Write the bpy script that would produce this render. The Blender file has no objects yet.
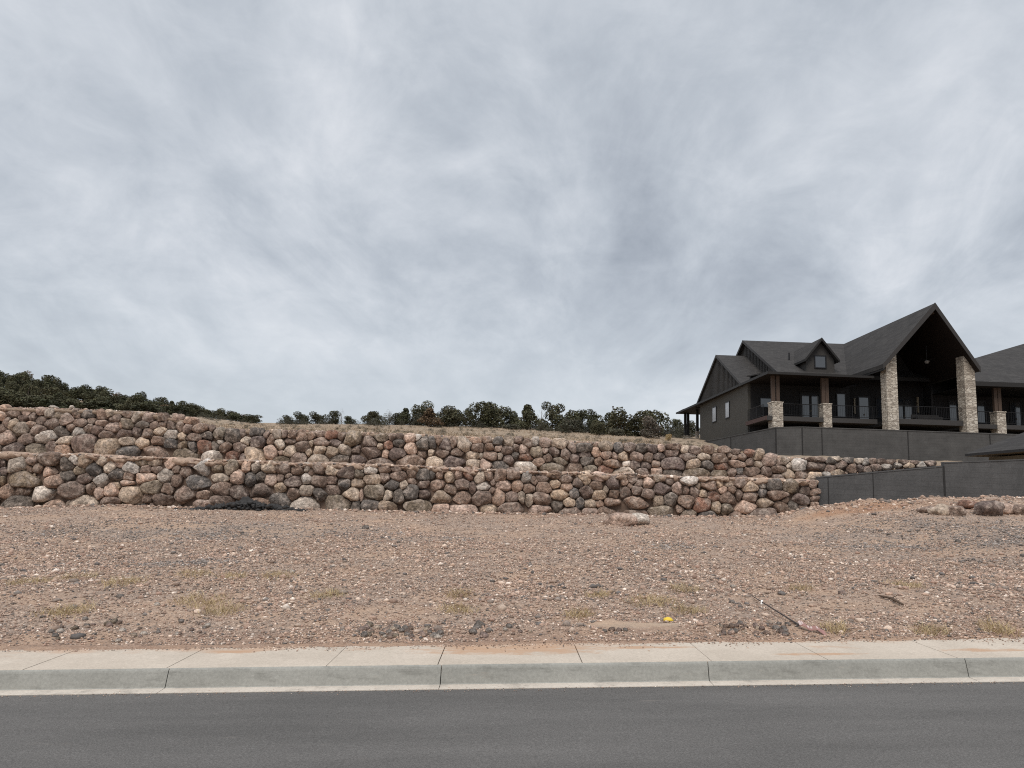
import bpy, math, random
import numpy as np
from mathutils import Matrix, Vector
random.seed(7); rng = np.random.default_rng(7)
SC = bpy.context.scene; COL = SC.collection
D = bpy.data
CZ = 1.55
F = 740.0; PITCH = math.atan(111/740); ROLL = 0.035
# ------------------------------------------------------------------ camera
RC = (Matrix.Rotation(math.pi/2+PITCH, 3, 'X') @ Matrix.Rotation(ROLL, 3, 'Z'))
cam = D.cameras.new('camera'); camo = D.objects.new('camera', cam); COL.objects.link(camo)
cam.sensor_width = 36; cam.lens = 36*F/1024; cam.clip_end = 6000; cam.clip_start = .05
camo.matrix_world = Matrix.Translation((0, 0, CZ)) @ RC.to_4x4()
SC.camera = camo
RCn = np.array(RC)
def ray(px, py):                       # photo position -> (X per Y, rise per Y)
    d = RCn @ np.array([(px-512)/F, (384-py)/F, -1.0])
    return d[0]/d[1], d[2]/d[1]
def P(px, py, Y):
    u, e = ray(px, py); return np.array([u*Y, Y, CZ+e*Y])
# ------------------------------------------------------------------ noise helpers
def hash2(ix, iy, s):
    h = (ix.astype(np.int64)*374761393 + iy.astype(np.int64)*668265263 + s*1442695041) & 0xffffffff
    h = ((h ^ (h >> 13))*1274126177) & 0xffffffff
    return ((h ^ (h >> 16)) & 0xffff)/65535.0
def vnoise(x, y, s=0):
    x = np.asarray(x, float); y = np.asarray(y, float)
    ix = np.floor(x); iy = np.floor(y); fx = x-ix; fy = y-iy
    fx = fx*fx*(3-2*fx); fy = fy*fy*(3-2*fy)
    a = hash2(ix, iy, s); b = hash2(ix+1, iy, s); c = hash2(ix, iy+1, s); d = hash2(ix+1, iy+1, s)
    return (a*(1-fx)+b*fx)*(1-fy)+(c*(1-fx)+d*fx)*fy - .5
def fbm(x, y, s=0, o=4):
    t = 0; a = 1
    for k in range(o):
        t = t + a*vnoise(x*2**k, y*2**k, s+k*17); a *= .5
    return t
# ------------------------------------------------------------------ object helpers
def mesh_of(name, V, Fc, mat, cols=None, smooth=False):
    me = D.meshes.new(name)
    V = np.asarray(V, dtype=np.float32)
    if isinstance(Fc, np.ndarray):
        n, k = Fc.shape
        me.vertices.add(len(V)); me.vertices.foreach_set('co', V.ravel())
        me.loops.add(n*k); me.loops.foreach_set('vertex_index', Fc.astype(np.int32).ravel())
        me.polygons.add(n); me.polygons.foreach_set('loop_start', np.arange(0, n*k, k, dtype=np.int32))
        try: me.polygons.foreach_set('loop_total', np.full(n, k, dtype=np.int32))
        except Exception: pass
    else:
        me.from_pydata([tuple(map(float, v)) for v in V], [], [tuple(f) for f in Fc])
    if cols is not None:
        at = me.color_attributes.new('Col', 'FLOAT_COLOR', 'POINT')
        c = np.ones((len(V), 4), dtype=np.float32); c[:, :3] = cols
        at.data.foreach_set('color', c.ravel())
    if smooth: me.polygons.foreach_set('use_smooth', np.ones(len(me.polygons), dtype=bool))
    if mat: me.materials.append(mat)
    me.update(calc_edges=True); me.validate()
    return me
def root_loc(o):
    l = Vector((0, 0, 0))
    while o: l = l + o.location; o = o.parent
    return np.array(l)
def obj(name, V, Fc, mat, parent=None, cols=None, smooth=False):
    V = np.asarray(V, float)
    if parent is not None: V = V - root_loc(parent)
    o = D.objects.new(name, mesh_of(name, V, Fc, mat, cols, smooth)); COL.objects.link(o)
    if parent is not None: o.parent = parent
    return o
def tag(o, label=None, cat=None, group=None, kind=None):
    if label: o['label'] = label
    if cat: o['category'] = cat
    if group: o['group'] = group
    if kind: o['kind'] = kind
    return o
def thing(name, loc, label, cat, group=None):
    o = D.objects.new(name, None); COL.objects.link(o); o.location = loc; o.empty_display_size = .2
    return tag(o, label, cat, group)
def single(name, V, Fc, mat, label, cat, group=None, cols=None, smooth=False, base=None):
    V = np.asarray(V, float)
    if base is None: base = np.array([V[:, 0].mean(), V[:, 1].mean(), V[:, 2].min()])
    o = obj(name, V-base, Fc, mat, None, cols, smooth); o.location = base
    return tag(o, label, cat, group)
def struct(name, V, Fc, mat, cols=None, smooth=False):
    return tag(obj(name, V, Fc, mat, None, cols, smooth), kind='structure')
class MB:
    def __init__(s): s.v = []; s.f = []
    def add(s, V, Fc):
        b = len(s.v); s.v += [tuple(map(float, v)) for v in V]; s.f += [tuple(i+b for i in f) for f in Fc]; return s
    def box(s, x0, x1, y0, y1, z0, z1):
        return s.add([(x0,y0,z0),(x1,y0,z0),(x1,y1,z0),(x0,y1,z0),(x0,y0,z1),(x1,y0,z1),(x1,y1,z1),(x0,y1,z1)],
                     [(3,2,1,0),(4,5,6,7),(0,1,5,4),(1,2,6,5),(2,3,7,6),(3,0,4,7)])
    def slab(s, pts, d):                # polygon extruded by vector d
        n = len(pts); d = np.array(d, float)
        V = [np.array(p, float) for p in pts]; V = V+[p+d for p in V]
        return s.add(V, [tuple(range(n)), tuple(range(2*n-1, n-1, -1))]+[((i+1) % n, i, n+i, n+(i+1) % n) for i in range(n)])
    def tube(s, pts, r, n=6):
        pts = [np.array(p, float) for p in pts]; V = []; Fc = []
        rs = r if hasattr(r, '__len__') else [r]*len(pts)
        for i, p in enumerate(pts):
            t = pts[min(i+1, len(pts)-1)]-pts[max(i-1, 0)]; t = t/(np.linalg.norm(t)+1e-9)
            a = np.cross(t, (0, 0, 1) if abs(t[2]) < .9 else (1, 0, 0)); a /= np.linalg.norm(a); b = np.cross(t, a)
            for k in range(n):
                q = 2*math.pi*k/n; V.append(p+rs[i]*(a*math.cos(q)+b*math.sin(q)))
        for i in range(len(pts)-1):
            for k in range(n): Fc.append((i*n+k, i*n+(k+1) % n, (i+1)*n+(k+1) % n, (i+1)*n+k))
        Fc.append(tuple(range(n-1, -1, -1))); Fc.append(tuple((len(pts)-1)*n+k for k in range(n)))
        return s.add(V, Fc)
    def build(s, name, mat, parent=None): return obj(name, s.v, s.f, mat, parent)
def grid_faces(r, c):
    i = np.arange((r-1)*(c-1)); a = i//(c-1)*c+i % (c-1)
    return np.stack([a, a+1, a+c+1, a+c], 1)
import bmesh
def ico(n):
    bm = bmesh.new(); bmesh.ops.create_icosphere(bm, subdivisions=n, radius=1)
    V = np.array([v.co[:] for v in bm.verts]); Fc = np.array([[v.index for v in f.verts] for f in bm.faces]); bm.free()
    return V, Fc
ICO1, ICO2, ICO3 = ico(1), ico(2), ico(3)
# ------------------------------------------------------------------ materials
class NT:
    def __init__(s, name):
        s.m = D.materials.new(name); s.m.use_nodes = True; s.t = s.m.node_tree; s.b = s.t.nodes['Principled BSDF']
        s.b.inputs['Roughness'].default_value = .9; s.b.inputs['Specular IOR Level'].default_value = .25
        s._tc = None
    def n(s, typ, **kw):
        nd = s.t.nodes.new(typ)
        for k, v in kw.items():
            if k in nd.inputs: nd.inputs[k].default_value = v
            else: setattr(nd, k, v)
        return nd
    def l(s, a, b): s.t.links.new(a, b)
    def co(s):
        if not s._tc: s._tc = s.n('ShaderNodeTexCoord')
        return s._tc.outputs['Object']
    def noise(s, scale, detail=4, rough=.55, vec=None, dist=0):
        nd = s.n('ShaderNodeTexNoise'); nd.inputs['Scale'].default_value = scale; nd.inputs['Detail'].default_value = detail
        nd.inputs['Roughness'].default_value = rough; nd.inputs['Distortion'].default_value = dist
        s.l(vec or s.co(), nd.inputs['Vector']); return nd.outputs['Fac']
    def vor(s, scale, out='Color', vec=None, feature='F1'):
        nd = s.n('ShaderNodeTexVoronoi', feature=feature); nd.inputs['Scale'].default_value = scale
        s.l(vec or s.co(), nd.inputs['Vector']); return nd.outputs[out]
    def ramp(s, fac, stops, interp='LINEAR'):
        nd = s.n('ShaderNodeValToRGB'); cr = nd.color_ramp; cr.interpolation = interp
        while len(cr.elements) < len(stops): cr.elements.new(.5)
        for e, (p, c) in zip(cr.elements, stops):
            e.position = p; e.color = (*c, 1) if hasattr(c, '__len__') else (c, c, c, 1)
        s.l(fac, nd.inputs['Fac']); return nd.outputs['Color']
    def mix(s, fac, a, b, typ='MIX'):
        nd = s.n('ShaderNodeMix', data_type='RGBA', blend_type=typ)
        for v, i in ((fac, 0), (a, 6), (b, 7)):
            if hasattr(v, 'is_linked'): s.l(v, nd.inputs[i])
            elif hasattr(v, '__len__'): nd.inputs[i].default_value = (*v, 1)
            else: nd.inputs[i].default_value = v if i == 0 else (v, v, v, 1)
        return nd.outputs[2]
    def math(s, op, a, b=0.0, clamp=False):
        nd = s.n('ShaderNodeMath', operation=op, use_clamp=clamp)
        for v, i in ((a, 0), (b, 1)):
            if hasattr(v, 'is_linked'): s.l(v, nd.inputs[i])
            else: nd.inputs[i].default_value = v
        return nd.outputs[0]
    def sep(s, vec=None):
        nd = s.n('ShaderNodeSeparateXYZ'); s.l(vec or s.co(), nd.inputs[0]); return nd.outputs
    def comb(s, x, y, z):
        nd = s.n('ShaderNodeCombineXYZ')
        for v, i in ((x, 0), (y, 1), (z, 2)):
            if hasattr(v, 'is_linked'): s.l(v, nd.inputs[i])
            else: nd.inputs[i].default_value = v
        return nd.outputs[0]
    def vert(s):                       # (x+y, z) for upright faces
        o = s.sep(); return s.comb(s.math('ADD', o[0], o[1]), o[2], 0.0)
    def mapv(s, vec, scale):
        nd = s.n('ShaderNodeMapping'); nd.inputs['Scale'].default_value = scale; s.l(vec, nd.inputs['Vector']); return nd.outputs[0]
    def bump(s, h, strength=.5, dist=.02):
        nd = s.n('ShaderNodeBump'); nd.inputs['Strength'].default_value = strength; nd.inputs['Distance'].default_value = dist
        s.l(h, nd.inputs['Height']); s.l(nd.outputs[0], s.b.inputs['Normal'])
    def col(s, c):
        if hasattr(c, 'is_linked'): s.l(c, s.b.inputs['Base Color'])
        else: s.b.inputs['Base Color'].default_value = (*c, 1)
        return s
    def set(s, **k):
        for a, v in k.items(): s.b.inputs[a.replace('_', ' ')].default_value = v
        return s
M = {}
def simple(name, c, rough=.8, var=.25, scale=6, metal=0, bump=0):
    t = NT(name); f = t.noise(scale, 5, .6)
    t.col(t.mix(f, tuple(x*(1-var) for x in c), tuple(x*(1+var) for x in c))); t.set(Roughness=rough, Metallic=metal)
    if bump: t.bump(t.noise(scale*5, 4), bump, .02)
    M[name] = t.m; return t
# stone (own colour per stone in "Col", plus mottling and grain)
t = NT('stone'); a = t.n('ShaderNodeAttribute', attribute_name='Col')
mot = t.ramp(t.noise(3.2, 6, .62, dist=.6), [(.3, .42), (.48, .9), (.56, 1.05), (.72, 1.6)])
c = t.mix(1, a.outputs['Color'], mot, 'MULTIPLY')
blot = t.ramp(t.noise(3.1, 5, .65, dist=.8), [(.50, 0), (.60, 1)])
c = t.mix(t.math('MULTIPLY', blot, .48), c, (.48, .40, .34))
spk = t.ramp(t.noise(10, 6, .78), [(.36, .45), (.5, 1), (.64, 1.65)])
c = t.mix(.08, c, (.34, .27, .22))
c = t.mix(1, c, spk, 'MULTIPLY'); t.col(c)
t.bump(t.math('ADD', t.noise(7, 6, .65), t.math('MULTIPLY', t.noise(30, 4, .6), .35)), 1.0, .09); M['stone'] = t.m
# gravel stones: fine grain only
t = NT('gravel_stone'); a = t.n('ShaderNodeAttribute', attribute_name='Col')
t.col(t.mix(1, a.outputs['Color'], t.ramp(t.noise(40, 4, .6), [(.3, .7), (.7, 1.25)]), 'MULTIPLY')); M['pebble'] = t.m
# dirt lot
t = NT('dirt'); x, y, z = t.sep()[:3]
big = t.noise(.35, 5, .6, dist=.4); fine = t.noise(9, 6, .7); grit = t.noise(55, 3, .7)
base = t.ramp(big, [(.3, (.29, .20, .145)), (.5, (.36, .26, .195)), (.7, (.37, .28, .22))])
base = t.mix(t.ramp(fine, [(.4, 0), (.66, 1)]), base, (.20, .15, .12))
vc = t.vor(26); vg = t.n('ShaderNodeSeparateColor'); t.l(vc, vg.inputs[0])
peb = t.ramp(vg.outputs[0], [(0, (.11, .095, .09)), (.3, (.23, .175, .145)), (.55, (.35, .26, .205)), (.8, (.46, .37, .31)), (.95, (.58, .51, .46))], 'CONSTANT')
base = t.mix(.6, base, peb)
vc3 = t.vor(11); vg3 = t.n('ShaderNodeSeparateColor'); t.l(vc3, vg3.inputs[0])
base = t.mix(.4, base, t.ramp(vg3.outputs[2], [(0, (.10, .078, .066)), (.25, (.19, .14, .11)), (.6, (.31, .225, .17)), (.85, (.45, .36, .29)), (1, (.58, .50, .44))], 'CONSTANT'))
vc2 = t.vor(60); vg2 = t.n('ShaderNodeSeparateColor'); t.l(vc2, vg2.inputs[0])
base = t.mix(.38, base, t.ramp(vg2.outputs[1], [(0, .10), (.4, (.24, .18, .15)), (.75, (.38, .30, .25)), (1, (.55, .49, .45))]))
def patch(cx, cy, rx, ry, soft=.5):
    d = t.math('ADD', t.math('POWER', t.math('DIVIDE', t.math('SUBTRACT', x, cx), rx), 2), t.math('POWER', t.math('DIVIDE', t.math('SUBTRACT', y, cy), ry), 2))
    d = t.math('ADD', d, t.math('MULTIPLY', t.math('SUBTRACT', t.noise(1.3, 4, .65), .5), 1.6))
    return t.ramp(d, [(.45, 1), (1.0, 0)])
gray = t.mix(.6, (.17, .145, .13), peb)
base = t.mix(t.math('MULTIPLY', patch(11.5, 17, 4.5, 6), .75), base, gray)
base = t.mix(t.math('MULTIPLY', patch(-8, 19, 5, 3), .5), base, gray)
base = t.mix(t.math('MULTIPLY', patch(1.55, 8.95, .62, .45), .75), base, (.40, .325, .255))
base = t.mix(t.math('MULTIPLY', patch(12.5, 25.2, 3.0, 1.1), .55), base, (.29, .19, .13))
red = t.ramp(t.math('ADD', t.math('SUBTRACT', y, t.math('MULTIPLY', x, .02)), t.math('MULTIPLY', t.noise(2.5, 4), .5)), [(.0, 1), (1, 0)])
tt = t.n('ShaderNodeMapRange'); t.l(t.math('ADD', t.math('SUBTRACT', y, t.math('MULTIPLY', x, .02)), t.math('MULTIPLY', t.noise(2.5, 4), .7)), tt.inputs[0])
tt.inputs[1].default_value = 8.3; tt.inputs[2].default_value = 9.3; tt.inputs[3].default_value = .6; tt.inputs[4].default_value = 0
base = t.mix(tt.outputs[0], base, (.24, .15, .105))
cl = t.noise(.62, 6, .66, dist=.5)
soil = t.mix(t.noise(5, 6, .7), (.33, .23, .165), (.43, .315, .235))
base = t.mix(t.ramp(cl, [(.44, 0), (.62, .62)]), base, soil)
base = t.mix(t.ramp(t.noise(1.5, 6, .7, vec=t.mapv(t.co(), (.8, 1.6, 1))), [(.56, 0), (.68, .5)]), base, (.19, .145, .12))
base = t.mix(1, base, (1.23, 1.16, 1.08), 'MULTIPLY')
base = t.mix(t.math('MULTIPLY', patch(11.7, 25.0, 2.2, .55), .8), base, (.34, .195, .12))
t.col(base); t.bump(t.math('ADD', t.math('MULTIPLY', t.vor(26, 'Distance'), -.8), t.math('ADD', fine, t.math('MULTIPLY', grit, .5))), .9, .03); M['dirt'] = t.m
# hillside: dry grass, tan earth
t = NT('hill_earth'); x, y, z = t.sep()[:3]
f1 = t.noise(.16, 5, .65); f2 = t.noise(2.2, 5, .7); f3 = t.noise(14, 4, .7)
c = t.ramp(f1, [(.3, (.29, .215, .155)), (.5, (.36, .27, .19)), (.7, (.31, .225, .17))])
c = t.mix(t.ramp(f2, [(.42, 0), (.7, .8)]), c, (.17, .135, .09))
c = t.mix(t.ramp(f3, [(.5, 0), (.75, .6)]), c, (.38, .31, .24))
near = t.n('ShaderNodeMapRange'); t.l(t.math('ADD', y, t.math('MULTIPLY', t.noise(.8, 3), 2.5)), near.inputs[0])
near.inputs[1].default_value = 31; near.inputs[2].default_value = 34; near.inputs[3].default_value = .75; near.inputs[4].default_value = 0
c = t.mix(near.outputs[0], c, (.33, .245, .185))
t.col(c); t.bump(t.math('ADD', f2, f3), .8, .1); M['hill'] = t.m
# asphalt
t = NT('asphalt'); f = t.noise(1.1, 5, .6, vec=t.mapv(t.co(), (.35, 1.6, 1))); g = t.noise(75, 4, .8); k = t.noise(260, 2, .6)
c = t.ramp(f, [(.32, (.104, .098, .092)), (.68, (.144, .135, .127))])
c = t.mix(1, c, t.ramp(g, [(.3, .6), (.5, 1), (.7, 1.5)]), 'MULTIPLY')
c = t.mix(t.ramp(k, [(.62, 0), (.8, .5)]), c, (.26, .24, .22))
sc = t.ramp(t.noise(1.6, 5, .7, vec=t.mapv(t.co(), (.8, 6, 1))), [(.66, 0), (.72, .6)])
c = t.mix(sc, c, (.20, .175, .155)); t.col(c); t.set(Roughness=.85)
t.bump(t.math('ADD', g, k), .7, .008); M['asphalt'] = t.m
# concrete (sidewalk): pale with rusty soil stains towards the lot
def uXs(px, py):                       # where a photo position meets the pavement top
    u, e = ray(px, py); yy = CZ/(.0414*u-e); return u*yy, yy
def concrete(name, a, b, stain):
    t = NT(name); f = t.noise(1.6, 6, .65); g = t.noise(40, 4, .7); x, y, z = t.sep()[:3]
    c = t.mix(t.ramp(f, [(.3, 0), (.7, 1)]), a, b)
    c = t.mix(1, c, t.ramp(g, [(.3, .84), (.7, 1.1)]), 'MULTIPLY')
    if stain:
        d = t.math('SUBTRACT', y, t.math('MULTIPLY', x, .02))
        mr = t.n('ShaderNodeMapRange'); t.l(d, mr.inputs[0])
        mr.inputs[1].default_value = 7.25; mr.inputs[2].default_value = 8.1; mr.inputs[3].default_value = -.16; mr.inputs[4].default_value = .15
        s = t.math('ADD', t.noise(.75, 5, .6, vec=t.mapv(t.co(), (1, 2.6, 1)), dist=.3), mr.outputs[0])
        c = t.mix(t.ramp(s, [(.6, 0), (.68, .5), (.8, .8)]), c, (.42, .26, .165))
        for (px, py, rx, ry) in ((238, 652, .38, .085), (512, 650, 1.15, .27), (985, 650, .5, .09), (820, 654, .5, .06), (640, 648, .6, .07)):
            q = uXs(px, py)
            dd = t.math('ADD', t.math('POWER', t.math('DIVIDE', t.math('SUBTRACT', x, q[0]), rx), 2), t.math('POWER', t.math('DIVIDE', t.math('SUBTRACT', y, q[1]), ry), 2))
            dd = t.math('ADD', dd, t.math('MULTIPLY', t.math('SUBTRACT', t.noise(4, 8, .78, vec=t.mapv(t.co(), (1, 2.5, 1))), .5), 4.6))
            c = t.mix(t.ramp(dd, [(.1, .85), (.55, .4), (.85, 0)]), c, (.43, .27, .17))
    else:
        c = t.mix(t.ramp(t.noise(3, 7, .75, vec=t.mapv(t.co(), (1, 1, 4))), [(.52, 0), (.7, .55)]), c, (.13, .125, .11))
        c = t.mix(t.ramp(t.noise(5, 6, .75, vec=t.mapv(t.co(), (.4, 1, 2))), [(.62, 0), (.74, .5)]), c, (.40, .34, .28))
    t.col(c); t.bump(g, .35, .006); M[name] = t.m
concrete('sidewalk_concrete', (.44, .375, .305), (.54, .465, .385), True)
concrete('kerb_concrete', (.27, .264, .238), (.34, .332, .30), False)
concrete('gutter_concrete', (.48, .42, .355), (.56, .50, .43), False)
simple('joint_dirt', (.12, .095, .075), .95)
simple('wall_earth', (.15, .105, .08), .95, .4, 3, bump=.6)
simple('pale_dirt', (.37, .27, .205), .95, .3, 5, bump=.8)
# house materials
def block(name, c1, c2, w, h):
    t = NT(name); b = t.n('ShaderNodeTexBrick'); t.l(t.vert(), b.inputs['Vector'])
    b.inputs['Scale'].default_value = 1; b.inputs['Brick Width'].default_value = w; b.inputs['Row Height'].default_value = h
    b.inputs['Mortar Size'].default_value = .012; b.inputs['Color1'].default_value = (*c1, 1); b.inputs['Color2'].default_value = (*c2, 1)
    b.inputs['Mortar'].default_value = (*[v*.94 for v in c1], 1)
    c = t.mix(1, b.outputs['Color'], t.ramp(t.noise(1.2, 5, .65), [(.3, .8), (.7, 1.18)]), 'MULTIPLY')
    c = t.mix(1, c, t.ramp(t.noise(25, 3, .7), [(.3, .8), (.7, 1.15)]), 'MULTIPLY')
    t.col(c); t.bump(t.math('ADD', t.math('MULTIPLY', b.outputs['Fac'], -1), t.math('MULTIPLY', t.noise(40, 3), .5)), .3, .01); M[name] = t.m
block('dark_block', (.078, .076, .0745), (.086, .084, .082), .8, .2)
block('near_block', (.082, .0815, .082), (.090, .0895, .090), .8, .2)
t = NT('stone_veneer'); vv = t.mapv(t.vert(), (1, 2.1, 1)); vcol = t.vor(2.9, vec=vv); sp = t.n('ShaderNodeSeparateColor'); t.l(vcol, sp.inputs[0])
edge = t.vor(2.9, 'Distance', vec=vv, feature='DISTANCE_TO_EDGE')
c = t.ramp(sp.outputs[0], [(0, (.32, .275, .23)), (.35, (.43, .38, .32)), (.7, (.53, .475, .40)), (1, (.62, .565, .49))])
c = t.mix(t.ramp(edge, [(.02, .6), (.06, 0)]), c, (.27, .23, .19))
c = t.mix(1, c, t.ramp(t.noise(5, 6, .7), [(.3, .8), (.7, 1.12)]), 'MULTIPLY')
t.col(c); t.bump(t.math('ADD', t.math('MULTIPLY', t.ramp(edge, [(0, 0), (.08, 1)]), 1), t.noise(8, 4)), .9, .04); M['veneer'] = t.m
t = NT('shingles'); o = t.sep(); b = t.n('ShaderNodeTexBrick'); t.l(t.comb(t.math('ADD', o[0], t.math('MULTIPLY', o[1], .3)), t.math('MULTIPLY', o[2], 1.6), 0.0), b.inputs['Vector'])
b.inputs['Scale'].default_value = 1; b.inputs['Brick Width'].default_value = .33; b.inputs['Row Height'].default_value = .2; b.inputs['Mortar Size'].default_value = .012
b.inputs['Color1'].default_value = (.036, .033, .0315, 1); b.inputs['Color2'].default_value = (.053, .049, .046, 1); b.inputs['Mortar'].default_value = (.032, .03, .03, 1)
t.col(t.mix(1, b.outputs['Color'], t.ramp(t.noise(.8, 5, .65), [(.3, .85), (.7, 1.15)]), 'MULTIPLY')); t.bump(b.outputs['Fac'], .4, .01); M['shingles'] = t.m
t = NT('lap_siding'); o = t.sep(); w = t.math('FRACT', t.math('MULTIPLY', o[2], 5.0))
t.col(t.mix(t.noise(2, 5), (.072, .069, .062), (.090, .086, .078))); t.bump(w, .8, .03); M['siding'] = t.m
simple('batten_board', (.055, .051, .048), .75, .15, 3)
simple('front_wall', (.024, .023, .024), .75, .15, 3)
simple('trim', (.024, .0225, .022), .6, .1, 3)
simple('pale_trim', (.040, .037, .036), .6, .1, 3)
simple('black_metal', (.018, .018, .02), .45, .1, 3)
simple('timber', (.075, .052, .040), .75, .35, 5, bump=.3)
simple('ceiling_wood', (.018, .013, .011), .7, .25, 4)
simple('deck', (.05, .047, .046), .75, .12, 4)
simple('red_beam', (.075, .045, .04), .7, .2, 4)
simple('foundation', (.03, .029, .029), .9, .2, 3)
simple('tan_stucco', (.20, .165, .12), .9, .1, 4)
simple('sconce_metal', (.30, .25, .18), .4, .1, 4)
simple('fan_white', (.25, .24, .23), .5, .05, 4)
simple('pale_block', (.50, .47, .44), .9, .15, 4)
t = NT('pane'); t.col((.03, .034, .042)); t.set(Roughness=.06, IOR=1.9); t.b.inputs['Specular IOR Level'].default_value = .5; M['pane'] = t.m
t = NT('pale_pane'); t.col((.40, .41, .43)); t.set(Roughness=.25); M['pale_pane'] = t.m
# vegetation
def leafmat(name, a, b):
    t = NT(name); oi = t.n('ShaderNodeObjectInfo')
    at = t.n('ShaderNodeAttribute', attribute_name='Col')
    c = t.mix(oi.outputs['Random'], a, b); t.col(t.mix(1, c, at.outputs['Color'], 'MULTIPLY')); t.set(Roughness=.8); M[name] = t.m
leafmat('juniper', (.052, .056, .031), (.080, .077, .046))
leafmat('rust_needles', (.105, .075, .050), (.12, .085, .055))
leafmat('grey_twig', (.13, .115, .10), (.15, .13, .11))
leafmat('sage', (.075, .074, .055), (.10, .096, .07))
leafmat('straw', (.46, .35, .19), (.43, .33, .19))
leafmat('hill_straw', (.42, .32, .225), (.42, .32, .225))
simple('bark', (.13, .105, .085), .95, .3, 8)
# debris
simple('black_sheet', (.035, .033, .032), .7, .9, 5, bump=.5)
simple('yellow_plastic', (.70, .49, .05), .45, .12, 20)
simple('sign_red', (.30, .165, .145), .6, .3, 25)
simple('sign_white', (.56, .45, .42), .6, .12, 25)
simple('white_tag', (.75, .73, .70), .6, .05, 20)
simple('stake', (.055, .045, .042), .8, .3, 20)
simple('stick', (.10, .07, .05), .9, .3, 12)
# ------------------------------------------------------------------ setting: street
T = .02; SL = .0414
def KY(x, y0): return y0+T*x
def sheet(name, x0, x1, ya, yb, za, zb, mat, n=24):
    xs = np.linspace(x0, x1, n); V = []
    for x in xs: V.append((x, ya+T*x, za+SL*x)); V.append((x, yb+T*x, zb+SL*x))
    return struct(name, V, np.array([[2*i, 2*i+2, 2*i+3, 2*i+1] for i in range(n-1)]), mat)
sheet('road', -60, 60, -9, 6.965, -.13, -.168, M['asphalt'])
def uX(px, py, y0): u = ray(px, py)[0]; return u*y0/(1-u*T)
# pavement slabs with real gaps
joints = [uX(px, 664, 7.2) for px in (25, 168, 327, 438, 582, 711, 827, 957)]
w = (joints[-1]-joints[0])/7
joints = [joints[0]-w*k for k in range(18, 0, -1)]+joints+[joints[-1]+w*k for k in range(1, 19)]
V = []; Fc = []
def slab_strip(V, Fc, xa, xb, prof):    # prof: list of (y, z) swept from xa to xb, ends closed
    b = len(V); n = len(prof)
    for x in (xa, xb):
        for (yy, zz) in prof: V.append((x, yy+T*x, zz+SL*x))
    for i in range(n-1): Fc.append((b+i, b+n+i, b+n+i+1, b+i+1))
    Fc.append(tuple(b+i for i in range(n))); Fc.append(tuple(b+n+i for i in range(n-1, -1, -1)))
for a, b in zip(joints[:-1], joints[1:]):
    dz = random.uniform(-.002, .002)
    slab_strip(V, Fc, a+.004, b-.004, [(7.178, -.1), (7.178, -.006+dz), (7.184, dz), (8.09, .004+dz), (8.096, -.004+dz), (8.096, -.1)])
struct('sidewalk', V, Fc, M['sidewalk_concrete'])
sheet('sidewalk_bed', -28, 28, 7.17, 8.2, -.03, -.03, M['joint_dirt'])
kj = [uX(px, 678, 7.05) for px in (163, 440, 711, 973)]; w = (kj[-1]-kj[0])/3
kj = [kj[0]-w*k for k in range(10, 0, -1)]+kj+[kj[-1]+w*k for k in range(1, 11)]
V = []; Fc = []
for a, b in zip(kj[:-1], kj[1:]):
    slab_strip(V, Fc, a+.004, b-.004, [(7.176, -.2), (7.176, -.001), (7.166, -.006), (7.157, -.016), (7.150, -.03), (7.112, -.153), (7.102, -.160), (7.09, -.21)])
struct('kerb', V, Fc, M['kerb_concrete'])
V = []; Fc = []
for a, b in zip(kj[:-1], kj[1:]):
    slab_strip(V, Fc, a+.003, b-.003, [(7.100, -.21), (7.100, -.159), (6.955, -.163), (6.952, -.21)])
struct('gutter', V, Fc, M['gutter_concrete'])
# ------------------------------------------------------------------ terrain
wallbase = [(-140, 508), (0, 507), (100, 505), (200, 507), (300, 509), (400, 511), (500, 512.5), (600, 513.5), (700, 516), (770, 516), (805, 509), (830, 505.5), (870, 501.5), (940, 501), (1024, 500), (1150, 498)]
WB = np.array([P(a, b, 28.0) for a, b in wallbase])
def wb_z(x): return np.interp(x, WB[:, 0], WB[:, 2])
def lot_z(x, y):
    x = np.asarray(x, float); y = np.asarray(y, float)
    yb = 8.09+T*x; v = np.clip((y-yb)/(28-yb), 0, 1.02)
    z0 = SL*x-.008; z = z0*(1-v)+wb_z(x)*v
    amp = np.clip((y-yb)/1.2, 0, 1)
    z = z + amp*(.16*fbm(x*.28, y*.28, 3)+.05*fbm(x*1.6, y*1.6, 9)+.02*fbm(x*7, y*7, 5, 2))*np.clip((28.6-y)/3, .25, 1)
    z = z + .10*np.exp(-((y-yb-.55)/.35)**2)*(.5+fbm(x*.9, y*0+2.3, 31))       # low ridge of scraped soil behind the pavement
    z = z + .20*np.exp(-((y-26.0)/1.1)**2)*np.clip((x-9.3)/1.2, 0, 1)*(1+.8*fbm(x*.8, y*.8, 12))   # berm at the grey wall
    z = z + np.exp(-((y-yb)/.16)**2)*.021*np.clip(fbm(x*1.7, y*3.5, 88)*2.4+(y-yb+.05)*13, -1, 1)      # soil washing over the pavement edge
    return z
xs = np.concatenate([np.linspace(-75, -24, 60)[:-1], np.linspace(-24, 24, 420), np.linspace(24, 75, 60)[1:]])
vs = np.linspace(0, 1, 220)**1.6
X, Vv = np.meshgrid(xs, vs); Yb = 7.93+T*X; Y = Yb+Vv*(28.75-Yb)
Z = lot_z(X, Y); Z[0] -= .02
struct('dirt_lot', np.stack([X, Y, Z], -1).reshape(-1, 3), grid_faces(len(vs), len(xs)), M['dirt'], smooth=True)
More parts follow.
